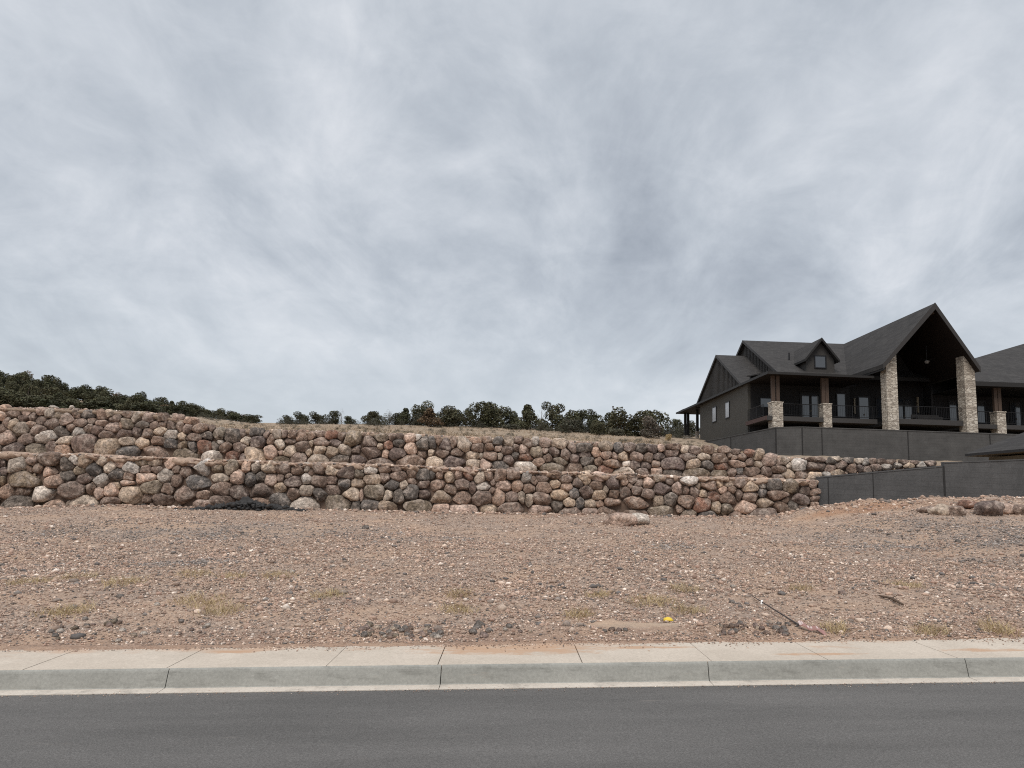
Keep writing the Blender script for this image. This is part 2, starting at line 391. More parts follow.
# hillside as a height field spread fan-wise behind the upper wall
EK = [  # photo column: height in photo at 30.3 m, 60 m, 90 m, 150 m
 (-260, 405, 403, 398, 372), (-100, 406, 406, 404, 382), (0, 408, 410, 408, 389), (50, 409, 411, 410, 396), (100, 411, 413, 412, 403), (150, 413, 415, 414, 410),
 (185, 420, 418, 416, 414), (215, 428, 424, 421, 419), (250, 430.5, 427, 424.5, 423), (300, 431.5, 427.5, 424.5, 424), (400, 434.5, 429, 426, 425.5), (500, 439.5, 432, 428, 427), (600, 443.5, 438, 434, 432),
 (650, 446, 440, 437, 434), (700, 449, 443, 438, 435), (722, 451, 448, 440, 436), (760, 457, 456, 446, 440), (830, 460, 458, 452, 442), (935, 464, 462, 456, 446), (1100, 467, 466, 460, 450), (1500, 470, 466, 460, 450)]
KU = np.array([ray(k[0], k[1])[0] for k in EK]); KE = np.array([[ray(k[0], q)[1] for q in k[1:]] for k in EK])
YK = np.array([30.3, 60, 90, 150, 260, 700])
def hill_z(x, y):
    x = np.asarray(x, float); y = np.asarray(y, float); u = x/y
    E = np.stack([np.interp(u, KU, KE[:, k]) for k in range(4)]+[np.interp(u, KU, KE[:, 3])*.55, u*0-.01], -1)
    yy = np.clip(y, 30.3, 699); i = np.clip(np.searchsorted(YK, yy, side='right')-1, 0, 4)
    f = (yy-YK[i])/(YK[i+1]-YK[i]); f = np.where(i < 3, f, f*f*(3-2*f))
    e = np.take_along_axis(E, i[..., None], -1)[..., 0]*(1-f)+np.take_along_axis(E, (i+1)[..., None], -1)[..., 0]*f
    a = np.clip((y-31)/8, 0, 1)
    return CZ+e*y+a*(.25*fbm(x*.12, y*.12, 41)+.10*fbm(x*.9, y*.9, 43, 3))+.04*fbm(x*2.5, y*2.5, 44, 2)
us = np.concatenate([np.linspace(-2.2, -.8, 40)[:-1], np.linspace(-.8, .85, 330), np.linspace(.85, 2.2, 40)[1:]])
ys = np.concatenate([np.linspace(30.3, 60, 90), np.linspace(60.6, 160, 110), np.geomspace(165, 700, 30)])
U, Y = np.meshgrid(us, ys); X = U*Y; Z = hill_z(X, Y)
V = np.stack([X, Y, Z], -1)
V = np.concatenate([V[:1]+np.array([0, .3, -4.5]), V[:1]+np.array([0, .1, -.35]), V[:1]+np.array([0, -.38, -.12]), V[:1]+np.array([0, -.34, -.03]), V], 0)   # bank under the front edge
struct('hillside', V.reshape(-1, 3), grid_faces(len(ys)+4, len(us)), M['hill'], smooth=True)
V = np.array([(-2500, -2500, -6), (2500, -2500, -6), (2500, 2500, -6), (-2500, 2500, -6)], float)
struct('ground', V, np.array([[0, 1, 2, 3]]), M['hill'])
V = [(-60, -60, -2.9), (60, -60, 2.2), (60, -7.8, 2.2), (-60, -10.2, -2.9)]
struct('verge', V, np.array([[0, 1, 2, 3]]), M['dirt'])
# terrace between the two boulder tiers
ledge = [(-140, 452), (0, 454), (100, 456.5), (200, 461), (300, 463.5), (400, 467), (500, 471), (600, 474.5), (700, 477.5), (770, 480), (812, 482)]
LG = np.array([P(a, b, 28.2) for a, b in ledge])
xs = np.linspace(LG[0, 0], LG[-1, 0]+.2, 500); zl = np.interp(xs, LG[:, 0], LG[:, 2])
rows = []
for k, (yy, dz) in enumerate([(28.5, -.5), (28.4, -.2), (28.08, -.10), (28.02, -.02), (28.16, .05), (28.6, .08), (29.2, .1), (30.3, .12)]):
    rows.append(np.stack([xs, yy+.3*fbm(xs*1.9, xs*0+k*.4, 61)+.12*fbm(xs*8, xs*0+k, 64), zl-.03+dz+.10*fbm(xs*1.3, xs*0+k*.25, 62)+.12*fbm(xs*7, xs*0+k*.7, 63)], -1))
struct('terrace', np.array(rows).reshape(-1, 3), grid_faces(8, len(xs)), M['pale_dirt'], smooth=True)
# ------------------------------------------------------------------ boulder walls
CC = {'t': (.46, .36, .275), 'w': (.55, .475, .405), 'p': (.46, .325, .255), 'b': (.245, .172, .135), 'o': (.235, .185, .135), 'g': (.130, .114, .102), 'd': (.160, .115, .098), 'r': (.22, .115, .08)}
ST = {
 'u': [(0, 400, "90 90 90 50 b;165 85 60 35 p;155 118 80 45 d;265 75 50 35 p;320 90 70 45 t;370 95 50 50 o;430 130 90 65 p;490 95 60 50 b;565 97 90 40 g;655 97 80 50 b;735 120 70 40 b;45 140 50 60 b;85 155 70 70 t;135 185 100 90 t;15 185 40 50 b;200 155 50 40 p;265 130 80 50 b;330 150 90 70 b;240 195 100 65 b;400 205 90 65 g;450 175 60 50 b;515 148 85 50 b;585 135 50 35 b;650 150 80 35 p;570 180 60 55 b;620 195 80 60 d;500 205 80 60 w;725 172 110 60 p;675 225 105 50 b;45 245 85 90 p;170 250 105 70 b;295 238 145 85 w;415 260 110 55 t;85 305 140 55 d;230 310 150 65 o;330 300 60 80 d;405 315 90 70 p;535 280 180 130 d;680 300 180 120 t;15 105 50 70 p;700 90 50 35 t;30 60 60 40 p;210 110 50 40 b"),
       (120, 400, "105 120 65 55 t;185 120 80 45 b;45 150 80 85 o;140 158 80 45 g;222 165 60 50 b;278 155 50 35 b;330 160 60 60 b;385 170 45 60 b;435 180 60 65 b;515 190 100 55 b;585 185 35 35 b;630 220 75 70 o;720 235 110 70 g;10 165 25 45 p;30 215 85 55 d;110 205 65 60 d;175 215 75 70 b;262 205 85 55 t;325 222 90 60 w;395 235 60 55 t;475 240 95 45 b;555 230 70 55 g;50 265 100 60 t;140 275 90 70 t;240 262 100 55 b;325 285 90 75 g;400 285 60 50 o;463 295 65 70 g;543 298 85 80 r;610 290 45 60 g;640 270 50 25 w;685 305 75 70 b;745 300 50 55 b;65 325 145 75 g;235 340 190 105 b;420 350 170 75 o;590 360 150 75 w;720 360 110 70 r;270 115 80 40 b;360 120 80 40 p;60 105 60 40 b;450 140 80 35 p"),
       (240, 400, "15 220 35 45 b;105 208 85 40 g;170 230 35 50 b;195 255 50 60 b;240 225 50 50 t;330 225 65 45 b;285 220 40 35 b;395 235 75 60 b;455 230 60 45 b;515 220 50 30 p;585 230 80 45 r;650 235 50 40 b;710 255 100 80 o;40 260 60 50 w;118 270 95 80 d;250 285 65 75 w;315 262 75 45 b;400 300 90 70 b;457 272 25 35 t;520 268 95 60 b;608 272 65 55 d;15 310 45 65 b;505 318 80 55 t;100 355 140 110 t;197 338 95 95 p;320 330 80 85 t;260 340 35 35 p;437 337 40 40 t;590 335 80 75 t;672 318 80 65 t;740 320 50 55 b;20 380 40 80 d;265 385 100 50 o;380 375 105 75 b;500 380 130 60 t;635 380 120 60 g;735 380 65 60 d"),
       (360, 400, "135 248 90 45 o;205 240 40 30 b;255 238 45 30 b;320 248 70 45 p;370 245 30 35 w;72 272 75 55 b;130 295 35 45 t;180 290 55 50 r;248 280 70 50 g;403 280 85 80 g;460 275 55 65 g;500 265 40 45 b;548 293 75 65 d;600 280 40 60 b;665 290 85 80 t;742 262 60 30 p;745 305 60 45 b;325 310 75 65 p;70 340 125 75 d;160 340 50 50 p;240 345 115 75 d;402 345 60 45 b;455 337 40 45 t;527 343 95 55 b;622 335 75 50 b;720 357 110 50 t;125 405 165 60 b;320 392 205 80 b;478 398 110 75 t;603 392 140 75 d;725 405 95 55 t;15 395 40 55 g"),
       (480, 400, "50 260 60 35 b;115 268 65 45 g;183 270 60 55 t;245 262 50 35 b;305 280 60 45 b;355 270 35 45 w;418 277 75 55 p;507 285 100 50 t;15 308 40 50 b;65 302 60 50 b;115 313 45 40 p;170 323 70 50 b;235 305 40 60 b;275 315 65 60 p;590 310 60 55 b;660 310 90 45 g;742 335 55 50 p;65 355 95 65 b;127 358 35 45 t;180 382 75 60 d;225 355 45 40 g;290 370 105 50 r;362 335 80 65 o;418 325 35 35 b;480 335 75 60 d;548 352 60 70 b;432 370 50 50 b;605 380 65 60 d;670 350 90 35 d;680 395 80 60 g;510 392 90 50 o;372 398 75 50 b;35 410 80 70 p;130 415 100 55 g;285 425 165 65 w;460 430 170 60 o;603 433 105 60 b;705 440 80 50 o;755 390 30 50 b;5 358 20 30 t"),
       (600, 420, "42 175 70 55 t;118 185 65 55 g;190 180 70 45 d;262 188 65 50 g;335 185 65 50 d;390 180 45 30 p;465 180 100 35 b;540 193 45 40 t;600 200 70 45 b;45 225 70 55 p;95 230 35 40 p;150 230 75 60 t;233 235 85 60 p;308 243 65 65 b;375 238 70 40 d;460 213 95 45 d;560 235 95 50 d;668 235 80 45 t;745 240 65 55 b;75 280 110 55 b;170 280 45 30 w;222 290 65 60 d;293 290 65 40 d;355 280 45 45 b;475 280 150 85 d;600 280 95 60 t;688 290 75 60 g;742 295 35 40 r;35 315 90 50 r;155 340 125 70 t;275 335 95 50 d;365 335 80 60 p;465 340 115 50 g;617 345 170 65 o;740 345 65 60 o;5 270 20 40 b;690 195 70 40 b"),
       (720, 430, "20 185 50 60 b;60 160 45 30 b;140 175 65 45 b;100 145 60 30 b;245 165 65 60 t;95 175 35 30 b;190 205 50 45 b;310 200 85 70 p;110 215 100 60 p;25 238 75 45 p;245 220 50 40 t;375 215 35 30 b;415 200 50 35 t;505 230 85 75 w;440 230 35 40 w;610 235 110 60 b;625 193 110 25 b;715 200 70 40 g;745 190 50 25 t;75 275 65 60 b;125 265 45 40 g;205 262 115 65 b;298 270 75 75 d;375 250 95 50 b;435 280 80 50 t;520 282 80 45 b;605 295 90 45 t;680 290 55 35 w;742 278 65 45 t;705 243 60 40 b;30 295 75 60 o;130 305 95 35 d;260 310 115 50 b;365 305 80 50 b;755 215 40 30 b;190 155 60 40 r;30 130 60 35 b;640 330 80 40 b;720 330 80 40 b"),
       (840, 459, "20 40 70 45 b;60 15 70 30 g;85 55 60 45 b;125 20 65 30 t;130 55 60 40 d;165 25 55 40 w;175 62 50 30 b;210 20 60 30 b;225 50 70 40 b;265 22 60 28 d;290 45 70 30 w;320 25 55 25 b;365 38 75 26 w;405 25 60 22 b;440 36 70 24 t;480 28 60 20 b;525 34 70 22 w;575 30 60 18 b")],
 'l': [(0, 400, "50 370 80 30 b;105 410 130 95 w;15 400 40 60 d;20 455 45 55 d;205 395 60 60 p;315 385 130 70 b;245 435 65 60 b;425 420 100 75 g;310 465 100 75 p;545 395 75 70 t;650 395 65 50 t;610 450 100 95 g;705 435 65 70 w;755 410 30 45 p;505 455 80 50 o;435 485 85 80 g;155 508 225 100 o;340 515 125 85 p;15 515 40 60 o;535 500 95 65 d;650 515 80 80 w;740 485 80 75 g;45 595 100 115 p;150 587 95 55 b;285 605 190 85 w;465 590 170 130 b;580 565 60 70 b;630 597 65 70 p;712 578 95 100 p;755 545 30 40 t;115 655 190 85 g;530 645 210 85 t;345 665 120 50 p;480 385 50 40 w;190 445 40 50 b;700 640 110 50 b"),
       (120, 400, "10 395 40 60 p;80 440 105 65 w;145 400 75 45 o;225 405 75 40 t;320 410 85 55 p;165 445 70 50 b;235 450 65 45 b;365 445 50 50 b;425 455 80 75 b;465 410 70 35 p;530 440 115 95 w;625 430 80 75 o;700 435 80 80 o;10 475 40 70 g;55 490 70 55 b;165 500 150 80 p;295 487 95 85 w;360 515 70 85 b;490 530 185 100 g;635 500 120 55 w;740 505 65 95 p;45 530 90 35 p;75 595 140 110 t;200 555 140 100 o;310 570 75 75 b;655 570 125 85 b;415 600 150 110 b;740 590 65 110 d;535 610 95 50 b;280 630 140 55 b;650 640 150 55 b;180 625 60 40 b;530 655 90 40 p"),
       (240, 400, "40 432 55 55 p;103 437 65 70 t;187 437 90 65 t;280 440 95 60 b;372 448 80 65 b;427 440 35 55 w;512 442 75 60 b;590 452 80 55 t;460 465 35 40 b;685 470 115 70 d;750 475 40 40 o;10 500 25 65 p;65 508 75 90 g;137 495 60 65 g;198 512 85 75 p;265 500 50 45 b;310 488 40 30 b;340 522 105 75 d;425 505 70 65 w;508 520 95 85 b;590 512 55 55 d;665 535 80 75 g;740 530 65 60 t;20 585 70 90 d;140 580 165 90 b;258 562 70 65 t;338 598 80 80 b;425 578 90 70 t;510 605 95 80 g;595 575 105 65 b;720 603 110 85 t;255 640 125 90 g;420 658 180 80 w;615 660 185 100 o;745 675 60 50 g;110 660 170 60 b"),
       (360, 400, "68 455 85 45 w;10 480 30 50 o;160 450 70 40 b;230 445 50 30 p;10 440 25 35 w;250 490 110 55 b;335 475 60 50 b;405 488 85 65 g;78 510 105 65 t;160 500 55 70 b;465 480 35 40 g;512 480 50 55 b;570 497 70 60 t;632 475 55 60 p;692 480 75 70 r;750 500 45 65 t;735 455 30 35 p;12 537 50 65 t;205 545 85 70 g;280 547 50 50 t;335 520 60 45 b;410 540 75 50 b;500 542 90 75 p;655 545 100 75 b;722 562 45 65 d;760 555 25 40 w;90 592 140 100 o;183 612 60 65 w;243 620 75 100 g;325 590 100 110 g;413 602 80 70 d;515 622 145 80 t;583 575 90 80 b;652 627 115 85 b;740 625 65 90 b;8 610 25 60 p;55 670 120 60 g;180 675 110 60 t;360 677 205 70 o;515 690 95 55 p;660 700 160 60 p"),
       (480, 400, "15 500 35 60 t;60 490 50 40 b;130 487 75 60 b;215 478 85 60 b;297 503 55 65 w;405 500 80 50 b;345 520 40 45 b;480 485 65 40 b;545 512 85 40 b;675 505 70 75 t;740 500 45 50 p;35 550 80 60 b;85 530 30 40 b;157 550 90 75 p;237 548 75 75 p;312 570 80 65 b;478 537 65 55 t;410 563 100 75 b;550 558 75 50 p;628 537 65 55 b;740 545 70 55 b;605 600 60 70 g;680 590 90 80 d;745 610 50 60 t;35 625 95 95 g;120 622 80 100 p;202 620 80 60 b;268 618 45 60 t;313 638 50 75 t;395 635 105 105 b;508 607 115 80 t;573 655 75 55 t;640 662 65 85 g;700 663 80 60 t;755 660 30 40 p;75 580 30 35 b;55 690 110 45 t;205 690 180 65 b;390 695 140 60 p;497 680 90 65 g;580 710 140 50 b;700 710 100 40 p"),
       (600, 420, "10 370 40 45 t;10 420 30 45 b;78 410 95 65 d;152 403 55 45 b;38 445 30 40 t;210 385 50 40 b;310 410 75 60 p;370 378 60 35 t;250 405 50 40 b;440 395 70 40 b;570 398 85 45 w;400 440 105 80 d;497 440 70 70 p;552 450 40 55 d;605 460 65 70 b;695 425 105 55 b;758 410 30 50 t;628 425 30 30 t;660 470 45 50 t;18 480 45 55 t;90 472 75 60 b;162 462 80 65 b;237 450 60 55 d;188 425 30 35 b;302 470 75 60 b;727 487 75 70 r;80 530 105 60 b;235 530 205 85 b;372 518 65 75 t;450 505 85 80 g;553 522 110 80 b;655 543 120 95 r;745 560 65 70 t;10 530 35 45 p;510 572 50 50 b;385 585 210 75 o;560 605 115 55 t;690 605 130 45 g;40 585 90 50 b;240 600 150 45 b"),
       (720, 430, "55 345 60 35 t;125 345 80 40 b;10 345 30 40 w;195 365 95 55 t;272 355 50 50 w;350 355 100 55 g;460 365 105 70 o;540 345 60 30 b;590 350 50 40 b;20 385 50 50 p;80 383 45 45 b;52 435 105 90 b;118 415 50 70 b;200 430 100 70 b;268 400 55 60 g;370 418 150 60 b;545 390 65 50 d;600 400 55 40 b;520 448 130 75 d;600 440 50 40 b;285 465 90 60 t;40 505 85 85 o;160 488 140 75 p;388 490 90 75 b;468 490 70 65 g;415 455 40 40 b;90 545 100 40 b;295 535 200 65 b;530 495 60 40 b;600 475 40 40 b")]}
NT_ = 48; TH = np.arange(NT_)/NT_*2*math.pi
def parse(key):
    S = []
    for (x0, y0, s) in ST[key]:
        k = 6.4
        for q in s.split(';'):
            a, b, w, h, c = q.split(); S.append((x0+float(a)/k, y0+float(b)/k, max(float(w)/k/2, 2), max(float(h)/k/2, 1.6), c))
    for b in range(120, 841, 120):                                             # stones cut by a strip border are one stone
        Lf = [q for q in S if b-6 < q[0] < b]; Rt = [q for q in S if b <= q[0] < b+6]
        for q in Lf:
            for r in Rt:
                if q in S and r in S and abs(q[1]-r[1]) < 4.2:
                    S.remove(q); S.remove(r); x0, x1 = min(q[0]-q[2], r[0]-r[2]), max(q[0]+q[2], r[0]+r[2])
                    S.append(((x0+x1)/2, (q[1]+r[1])/2, min((x1-x0)/2, 9), max(q[3], r[3]), q[4])); break
    ex = [(x-121, y-1, w, h, c) for (x, y, w, h, c) in S if 0 < x < 121]      # the wall goes on beyond the frame
    return S+ex
def ell(w, h, th): return 1/np.sqrt((np.cos(th)/w)**2+(np.sin(th)/h)**2)
def outlines(S, gap):
    A = np.array([s[:4] for s in S]); R = []
    for i, (cx, cy, w, h) in enumerate(A):
        w_, h_ = w*1.36+1, h*1.36+1
        cons = [(np.abs(np.cos(TH)/w_)**2.8+np.abs(np.sin(TH)/h_)**2.8)**(-1/2.8)]
        dx = A[:, 0]-cx; dy = A[:, 1]-cy; d = np.hypot(dx, dy)
        ct, st_ = np.cos(TH), np.sin(TH)
        for j in np.where((d < 45) & (d > .1))[0]:      # line where both stones would be equally swollen
            wj, hj = A[j, 2], A[j, 3]; a = math.atan2(dy[j], dx[j]); ri = ell(w, h, a); rj = ell(wj, hj, a)
            q = d[j]*ri/(ri+rj); px_, py_ = q*math.cos(a), q*math.sin(a)
            nx = px_/w**2-(px_-dx[j])/wj**2; ny = py_/h**2-(py_-dy[j])/hj**2; nl = math.hypot(nx, ny); nx /= nl; ny /= nl
            dist = max(nx*px_+ny*py_-gap, .7); cn = nx*ct+ny*st_
            cons.append(np.where(cn > .03, dist/np.maximum(cn, .03), 1e3))
        C = np.array(cons); r = ((C**-20.0).sum(0))**(-1/20.0)
        r = (np.roll(r, 1)+2*r+np.roll(r, -1))/4
        R.append(r)
    return A, np.array(R)
def boulder(cx, cy, r, Y, colr, seed, base_ico=ICO3, depth=None):
    Vd, Fd = base_ico; rg = np.random.default_rng(seed)
    p0 = P(cx, cy, Y); jx = (P(cx+1, cy, Y)-p0); jy = (P(cx, cy+1, Y)-p0)
    th = np.arctan2(-Vd[:, 2], Vd[:, 0]) % (2*math.pi)
    rr = np.interp(th, np.append(TH, 2*math.pi), np.append(r, r[0]))
    s = np.hypot(Vd[:, 0], Vd[:, 2])**.48
    qx = rr*np.cos(th)*s; qy = rr*np.sin(th)*s
    m = jx[0]; mean = r.mean()*m
    dep = depth or mean*rg.uniform(.62, .85)
    W = np.outer(qx, jx)+np.outer(qy, jy)
    W[:, 1] = np.sign(Vd[:, 1])*np.abs(Vd[:, 1])**.85*dep
    for k in range(rg.integers(5, 11)):                                       # broken and worn facets
        n = rg.normal(size=3); n[1] = -abs(n[1])*1.5-.25; n /= np.linalg.norm(n); h = (W@n).max()*rg.uniform(.62, .93)
        W -= np.outer(np.maximum(0, W@n-h)*.92, n)
    ph = rg.uniform(0, 50); q = Vd*1.7+ph
    nz = fbm(q[:, 0]+q[:, 1]*.6, q[:, 2]-q[:, 1]*.8, int(seed) % 997, 3)
    q2 = Vd*4.5+ph; W *= (1+.15*nz+.07*fbm(q2[:, 0]-q2[:, 1], q2[:, 2]+q2[:, 1]*.5, int(seed) % 983, 2))[:, None]
    c = np.array(CC[colr])*rg.uniform(.72, 1.3)*(1+rg.uniform(-.06, .06)*np.array([1, .1, -1.0])); c = np.array([c[0], c[1]*1.0, c[2]])
    return W+p0, Fd, c
def wall(key, name, Yf, batter, ztop, label, fillreg):
    S = parse(key); A, R = outlines(S, .02)
    area = R.mean(1)**2*(A[:, 0] > -3)
    big = set(np.argsort(-area)[:100].tolist())
    root = thing(name, P(420, fillreg[1](420), Yf+.4), label, 'retaining wall')
    sv, sf, sc_ = [], [], []; nb = 0
    def depth_at(cx, cy): return Yf+batter*.16*max(0, (fillreg[1](cx)-cy))*.038
    for i, (cx, cy, w, h, c) in enumerate(S):
        Yc = depth_at(cx, cy)+rng.uniform(-.05, .09)
        big_i = i in big
        V, Fd, c_ = boulder(cx, cy, R[i], Yc, c, 1000*(key == 'u')+i, ICO3 if A[i, 0] > -3 else ICO2)
        if big_i: obj('boulder', V, Fd, M['stone'], root, np.tile(c_, (len(V), 1)), True)
        else: sv.append(V); sf.append(Fd+nb); sc_.append(np.tile(c_, (len(V), 1))); nb += len(V)
    # chinking stones in the gaps
    px = rng.uniform(-125, fillreg[2], 9000); fr = rng.uniform(0, 1, 9000)
    top = np.array([fillreg[0](x) for x in px]); bot = np.array([fillreg[1](x) for x in px]); py = top+fr*(bot-top)
    acc = []
    for x, y in zip(px, py):
        dx = x-A[:, 0]; dy = y-A[:, 1]; near = np.hypot(dx, dy) < 26
        a = np.arctan2(dy[near], dx[near]) % (2*math.pi); k = (a/(2*math.pi)*NT_).astype(int) % NT_
        cl = np.hypot(dx[near], dy[near])-R[near][np.arange(near.sum()), k]
        cl = cl.min() if len(cl) else 5
        for (ax, ay, ar) in acc[-400:]:
            cl = min(cl, math.hypot(x-ax, y-ay)-ar)
        if cl > 1.0: acc.append((x, y, min(cl*1.02, rng.uniform(1.8, 4.2))))
    for k, (x, y, r_) in enumerate(acc):
        th_r = r_*(1+.25*np.cos(TH*2+rng.uniform(0, 6)))
        V, Fd, c_ = boulder(x, y, th_r, depth_at(x, y)+.05, random.choice('tpbbbogdbr'), 5000+k, ICO2)
        sv.append(V); sf.append(Fd+nb); sc_.append(np.tile(c_, (len(V), 1))); nb += len(V)
    o = obj('boulder', np.concatenate(sv), np.concatenate(sf), M['stone'], root, np.concatenate(sc_), True); o['kind'] = 'stuff'
    # earth packed behind the stones
    pxs = np.linspace(-130, fillreg[2], 120)
    V = []
    for x in pxs:
        V.append(P(x, fillreg[0](x)+1.5, depth_at(x, fillreg[0](x))+.13)); V.append(P(x, fillreg[1](x)+8, Yf+.12))
    obj('backfill', V, np.array([[2*i, 2*i+2, 2*i+3, 2*i+1] for i in range(len(pxs)-1)]), M['wall_earth'], root)
    return root
topu = [(-130, 409), (0, 409), (100, 411), (150, 413), (190, 420), (215, 428), (300, 430), (400, 434), (500, 439), (600, 443), (700, 447), (745, 452), (770, 458), (830, 459), (900, 462), (935, 464)]
itp = lambda L: (lambda x: float(np.interp(x, [a for a, b in L], [b for a, b in L])))
ledge_f = itp(ledge+[(840, 484), (940, 472)])
topl = itp([(a, b+1) for a, b in ledge]); basel = itp([(a, b+2) for a, b in wallbase])
wall('u', 'boulder_retaining_wall', 29.7, 1, None, 'upper dry-stacked boulder wall stretching along the foot of the dry grass slope', (itp(topu), ledge_f, 935))
wall('l', 'boulder_retaining_wall', 27.95, .6, None, 'lower dry-stacked boulder wall standing on the gravel lot and ending at the grey block wall', (topl, basel, 817))
# ------------------------------------------------------------------ loose stones
def rock(name, c, r, colr, label, group=None, seed=0, sq=(1, 1, .7), base=ICO2, mat='stone', cat='rock'):
    rg = np.random.default_rng(seed); V = base[0].copy()
    q = V*1.6+rg.uniform(0, 40); nz = fbm(q[:, 0]+q[:, 1]*.7, q[:, 2]-q[:, 1]*.5, seed % 991, 3); V = V*(1+.38*nz)[:, None]
    for k in range(5):
        n = rg.normal(size=3); n /= np.linalg.norm(n); h = (V@n).max()*rg.uniform(.6, .9); V -= np.outer(np.maximum(0, V@n-h)*.9, n)
    a = rg.uniform(0, 6.28); V = V*np.array(sq)*r; V = V@np.array([[math.cos(a), math.sin(a), 0], [-math.sin(a), math.cos(a), 0], [0, 0, 1]])
    cc = np.array(CC[colr])*(1.05 if cat == 'boulder' else rg.uniform(1.0, 1.7) if colr in 'gd' else rg.uniform(.65, 1.0))
    o = obj(name, V, base[1], M[mat], None, np.tile(cc, (len(V), 1)), True); o.location = c; tag(o, label, cat, group); return o
def on_lot(px, py):                    # where the ray through a photo position meets the lot
    u, e = ray(px, py); ys = np.linspace(7.9, 28.4, 900); d = CZ+e*ys-lot_z(u*ys, ys)
    i = int(np.argmax(d < 0)) if (d < 0).any() else len(ys)-1
    return np.array([u*ys[i], ys[i], float(lot_z(u*ys[i], ys[i]))])
for px, py, w, h, c, lab in [(621, 520, 21, 12, 'p', 'pinkish slab boulder lying loose at the foot of the lower wall'), (638, 519, 19, 12, 'w', 'pale grey boulder lying loose beside the pinkish slab at the wall foot'),
      (928, 512, 13, 7, 'b', 'low brown boulder half buried in the berm, left end of the row'), (943, 513, 17, 11, 't', 'cream boulder in the row on the berm below the grey block wall'), (957, 513, 12, 12, 'b', 'brown boulder wedged between the cream and the reddish boulder on the berm'),
      (972, 508, 19, 9, 'r', 'reddish flat boulder lying over a dark hollow on the berm'), (989, 511, 19, 17, 'd', 'largest grey boulder in the row on the berm at the grey wall'), (1006, 512, 18, 10, 'p', 'tan pink boulder right of the largest grey one on the berm'), (1021, 513, 12, 12, 'b', 'brown boulder at the right end of the berm row')]:
    dy_ = -3 if px > 700 else 0; p = on_lot(px, py+dy_+h*.40); p[2] += h*.26*p[1]/735; k = p[1]/735*(1.3 if px > 700 else 1.35)
    rock('boulder', p, 1, c, lab, 'loose boulders below the walls', int(px), (w*k*.58, w*k*.5, h*k*.5), ICO3, cat='boulder')
def cluster(pts, lab, group, cols, seed):
    rg = np.random.default_rng(seed)
    for k, (px, py, w) in enumerate(pts):
        p = on_lot(px, py); r = w/740*p[1]*.6
        rock('rock', p+np.array([0, 0, r*.3]), r, cols[k % len(cols)], lab, group, seed*100+k, (1, .85, .75))
cluster([(361+rng.uniform(0, 80), 627+rng.uniform(0, 12), rng.uniform(3, 7.5)) for k in range(64)], 'grey brown rock in the long pile edging the sidewalk at its middle joint', 'rocks piled along the sidewalk edge', 'gbdogtbgwp', 1)
cluster([(473, 634, 8), (480, 627, 10), (484, 637, 9), (489, 632, 7), (477, 629, 7)], 'dark angular rock in the tight clump right of the long rock pile', 'dark rocks in the tight clump', 'ggdg', 2)
cluster([(505, 631, 5), (509, 628, 6), (513, 635, 4), (520, 633, 5), (530, 633, 4), (518, 629, 4)], 'small rock straggling right of the tight dark clump', 'straggling small rocks', 'wgbdtb', 3)
cluster([(715+rng.uniform(0, 75), 624+rng.uniform(0, 12), rng.uniform(3, 7)) for k in range(44)], 'dark rock in the scatter around the fallen stake and sign', 'dark rocks around the fallen sign', 'gbdbgtdp', 4)
cluster([(50+rng.uniform(0, 160), 618+rng.uniform(0, 24), rng.uniform(2.5, 6.5)) for k in range(40)], 'small grey or pale rock strewn behind the sidewalk at the left', 'rocks strewn behind the left sidewalk', 'bgotwbdg', 5)
cluster([(605, 632, 5), (612, 631, 6), (619, 631, 6), (625, 631, 5), (616, 634, 4)], 'dark rock in the short row on the pale soil patch left of the yellow scrap', 'dark rocks on the pale soil patch', 'gbdg', 6)
for px, py, w, c, lab in [(61, 632, 8, 'w', 'white rock standing out behind the left end of the sidewalk'), (157, 606, 7, 'w', 'flat whitish rock lying alone among the straw tufts at left'), (733, 588, 7, 'w', 'white rock alone on the gravel above the fallen sign'), (732, 603, 6, 'g', 'dark rock alone up the slope from the fallen stake'),
                     (120, 598, 8, 'g', 'dark grey rock alone below the left straw tufts'), (842, 594, 8, 'd', 'dark round rock alone left of the broken stick'), (365, 529, 9, 'g', 'dark rock on the upper lot near the middle of the wall'), (958, 543, 7, 'g', 'dark rock on the grey gravel toward the right edge'), (292, 573, 6, 'w', 'pale rock lying beside a straw tuft near the middle left')]:
    p = on_lot(px, py); r = w/740*p[1]*.5
    rock('rock', p+np.array([0, 0, r*.25]), r, c, lab, None, int(px)+7, (1, .85, .7))
# white blocky rocks on the upper wall
for px, py, w, h, lab in [(54, 408, 10, 4.4, 'pale squared rock on top of the upper wall, the longer of two'), (72, 407.5, 5, 3.6, 'pale squared rock on top of the upper wall, the shorter of two')]:
    p = P(px, py, 31); k = 31/735
    rock('rock', p, 1, 'w', lab, None, int(px)+90, (w*k*.55, .22, h*k*.62), ICO2)
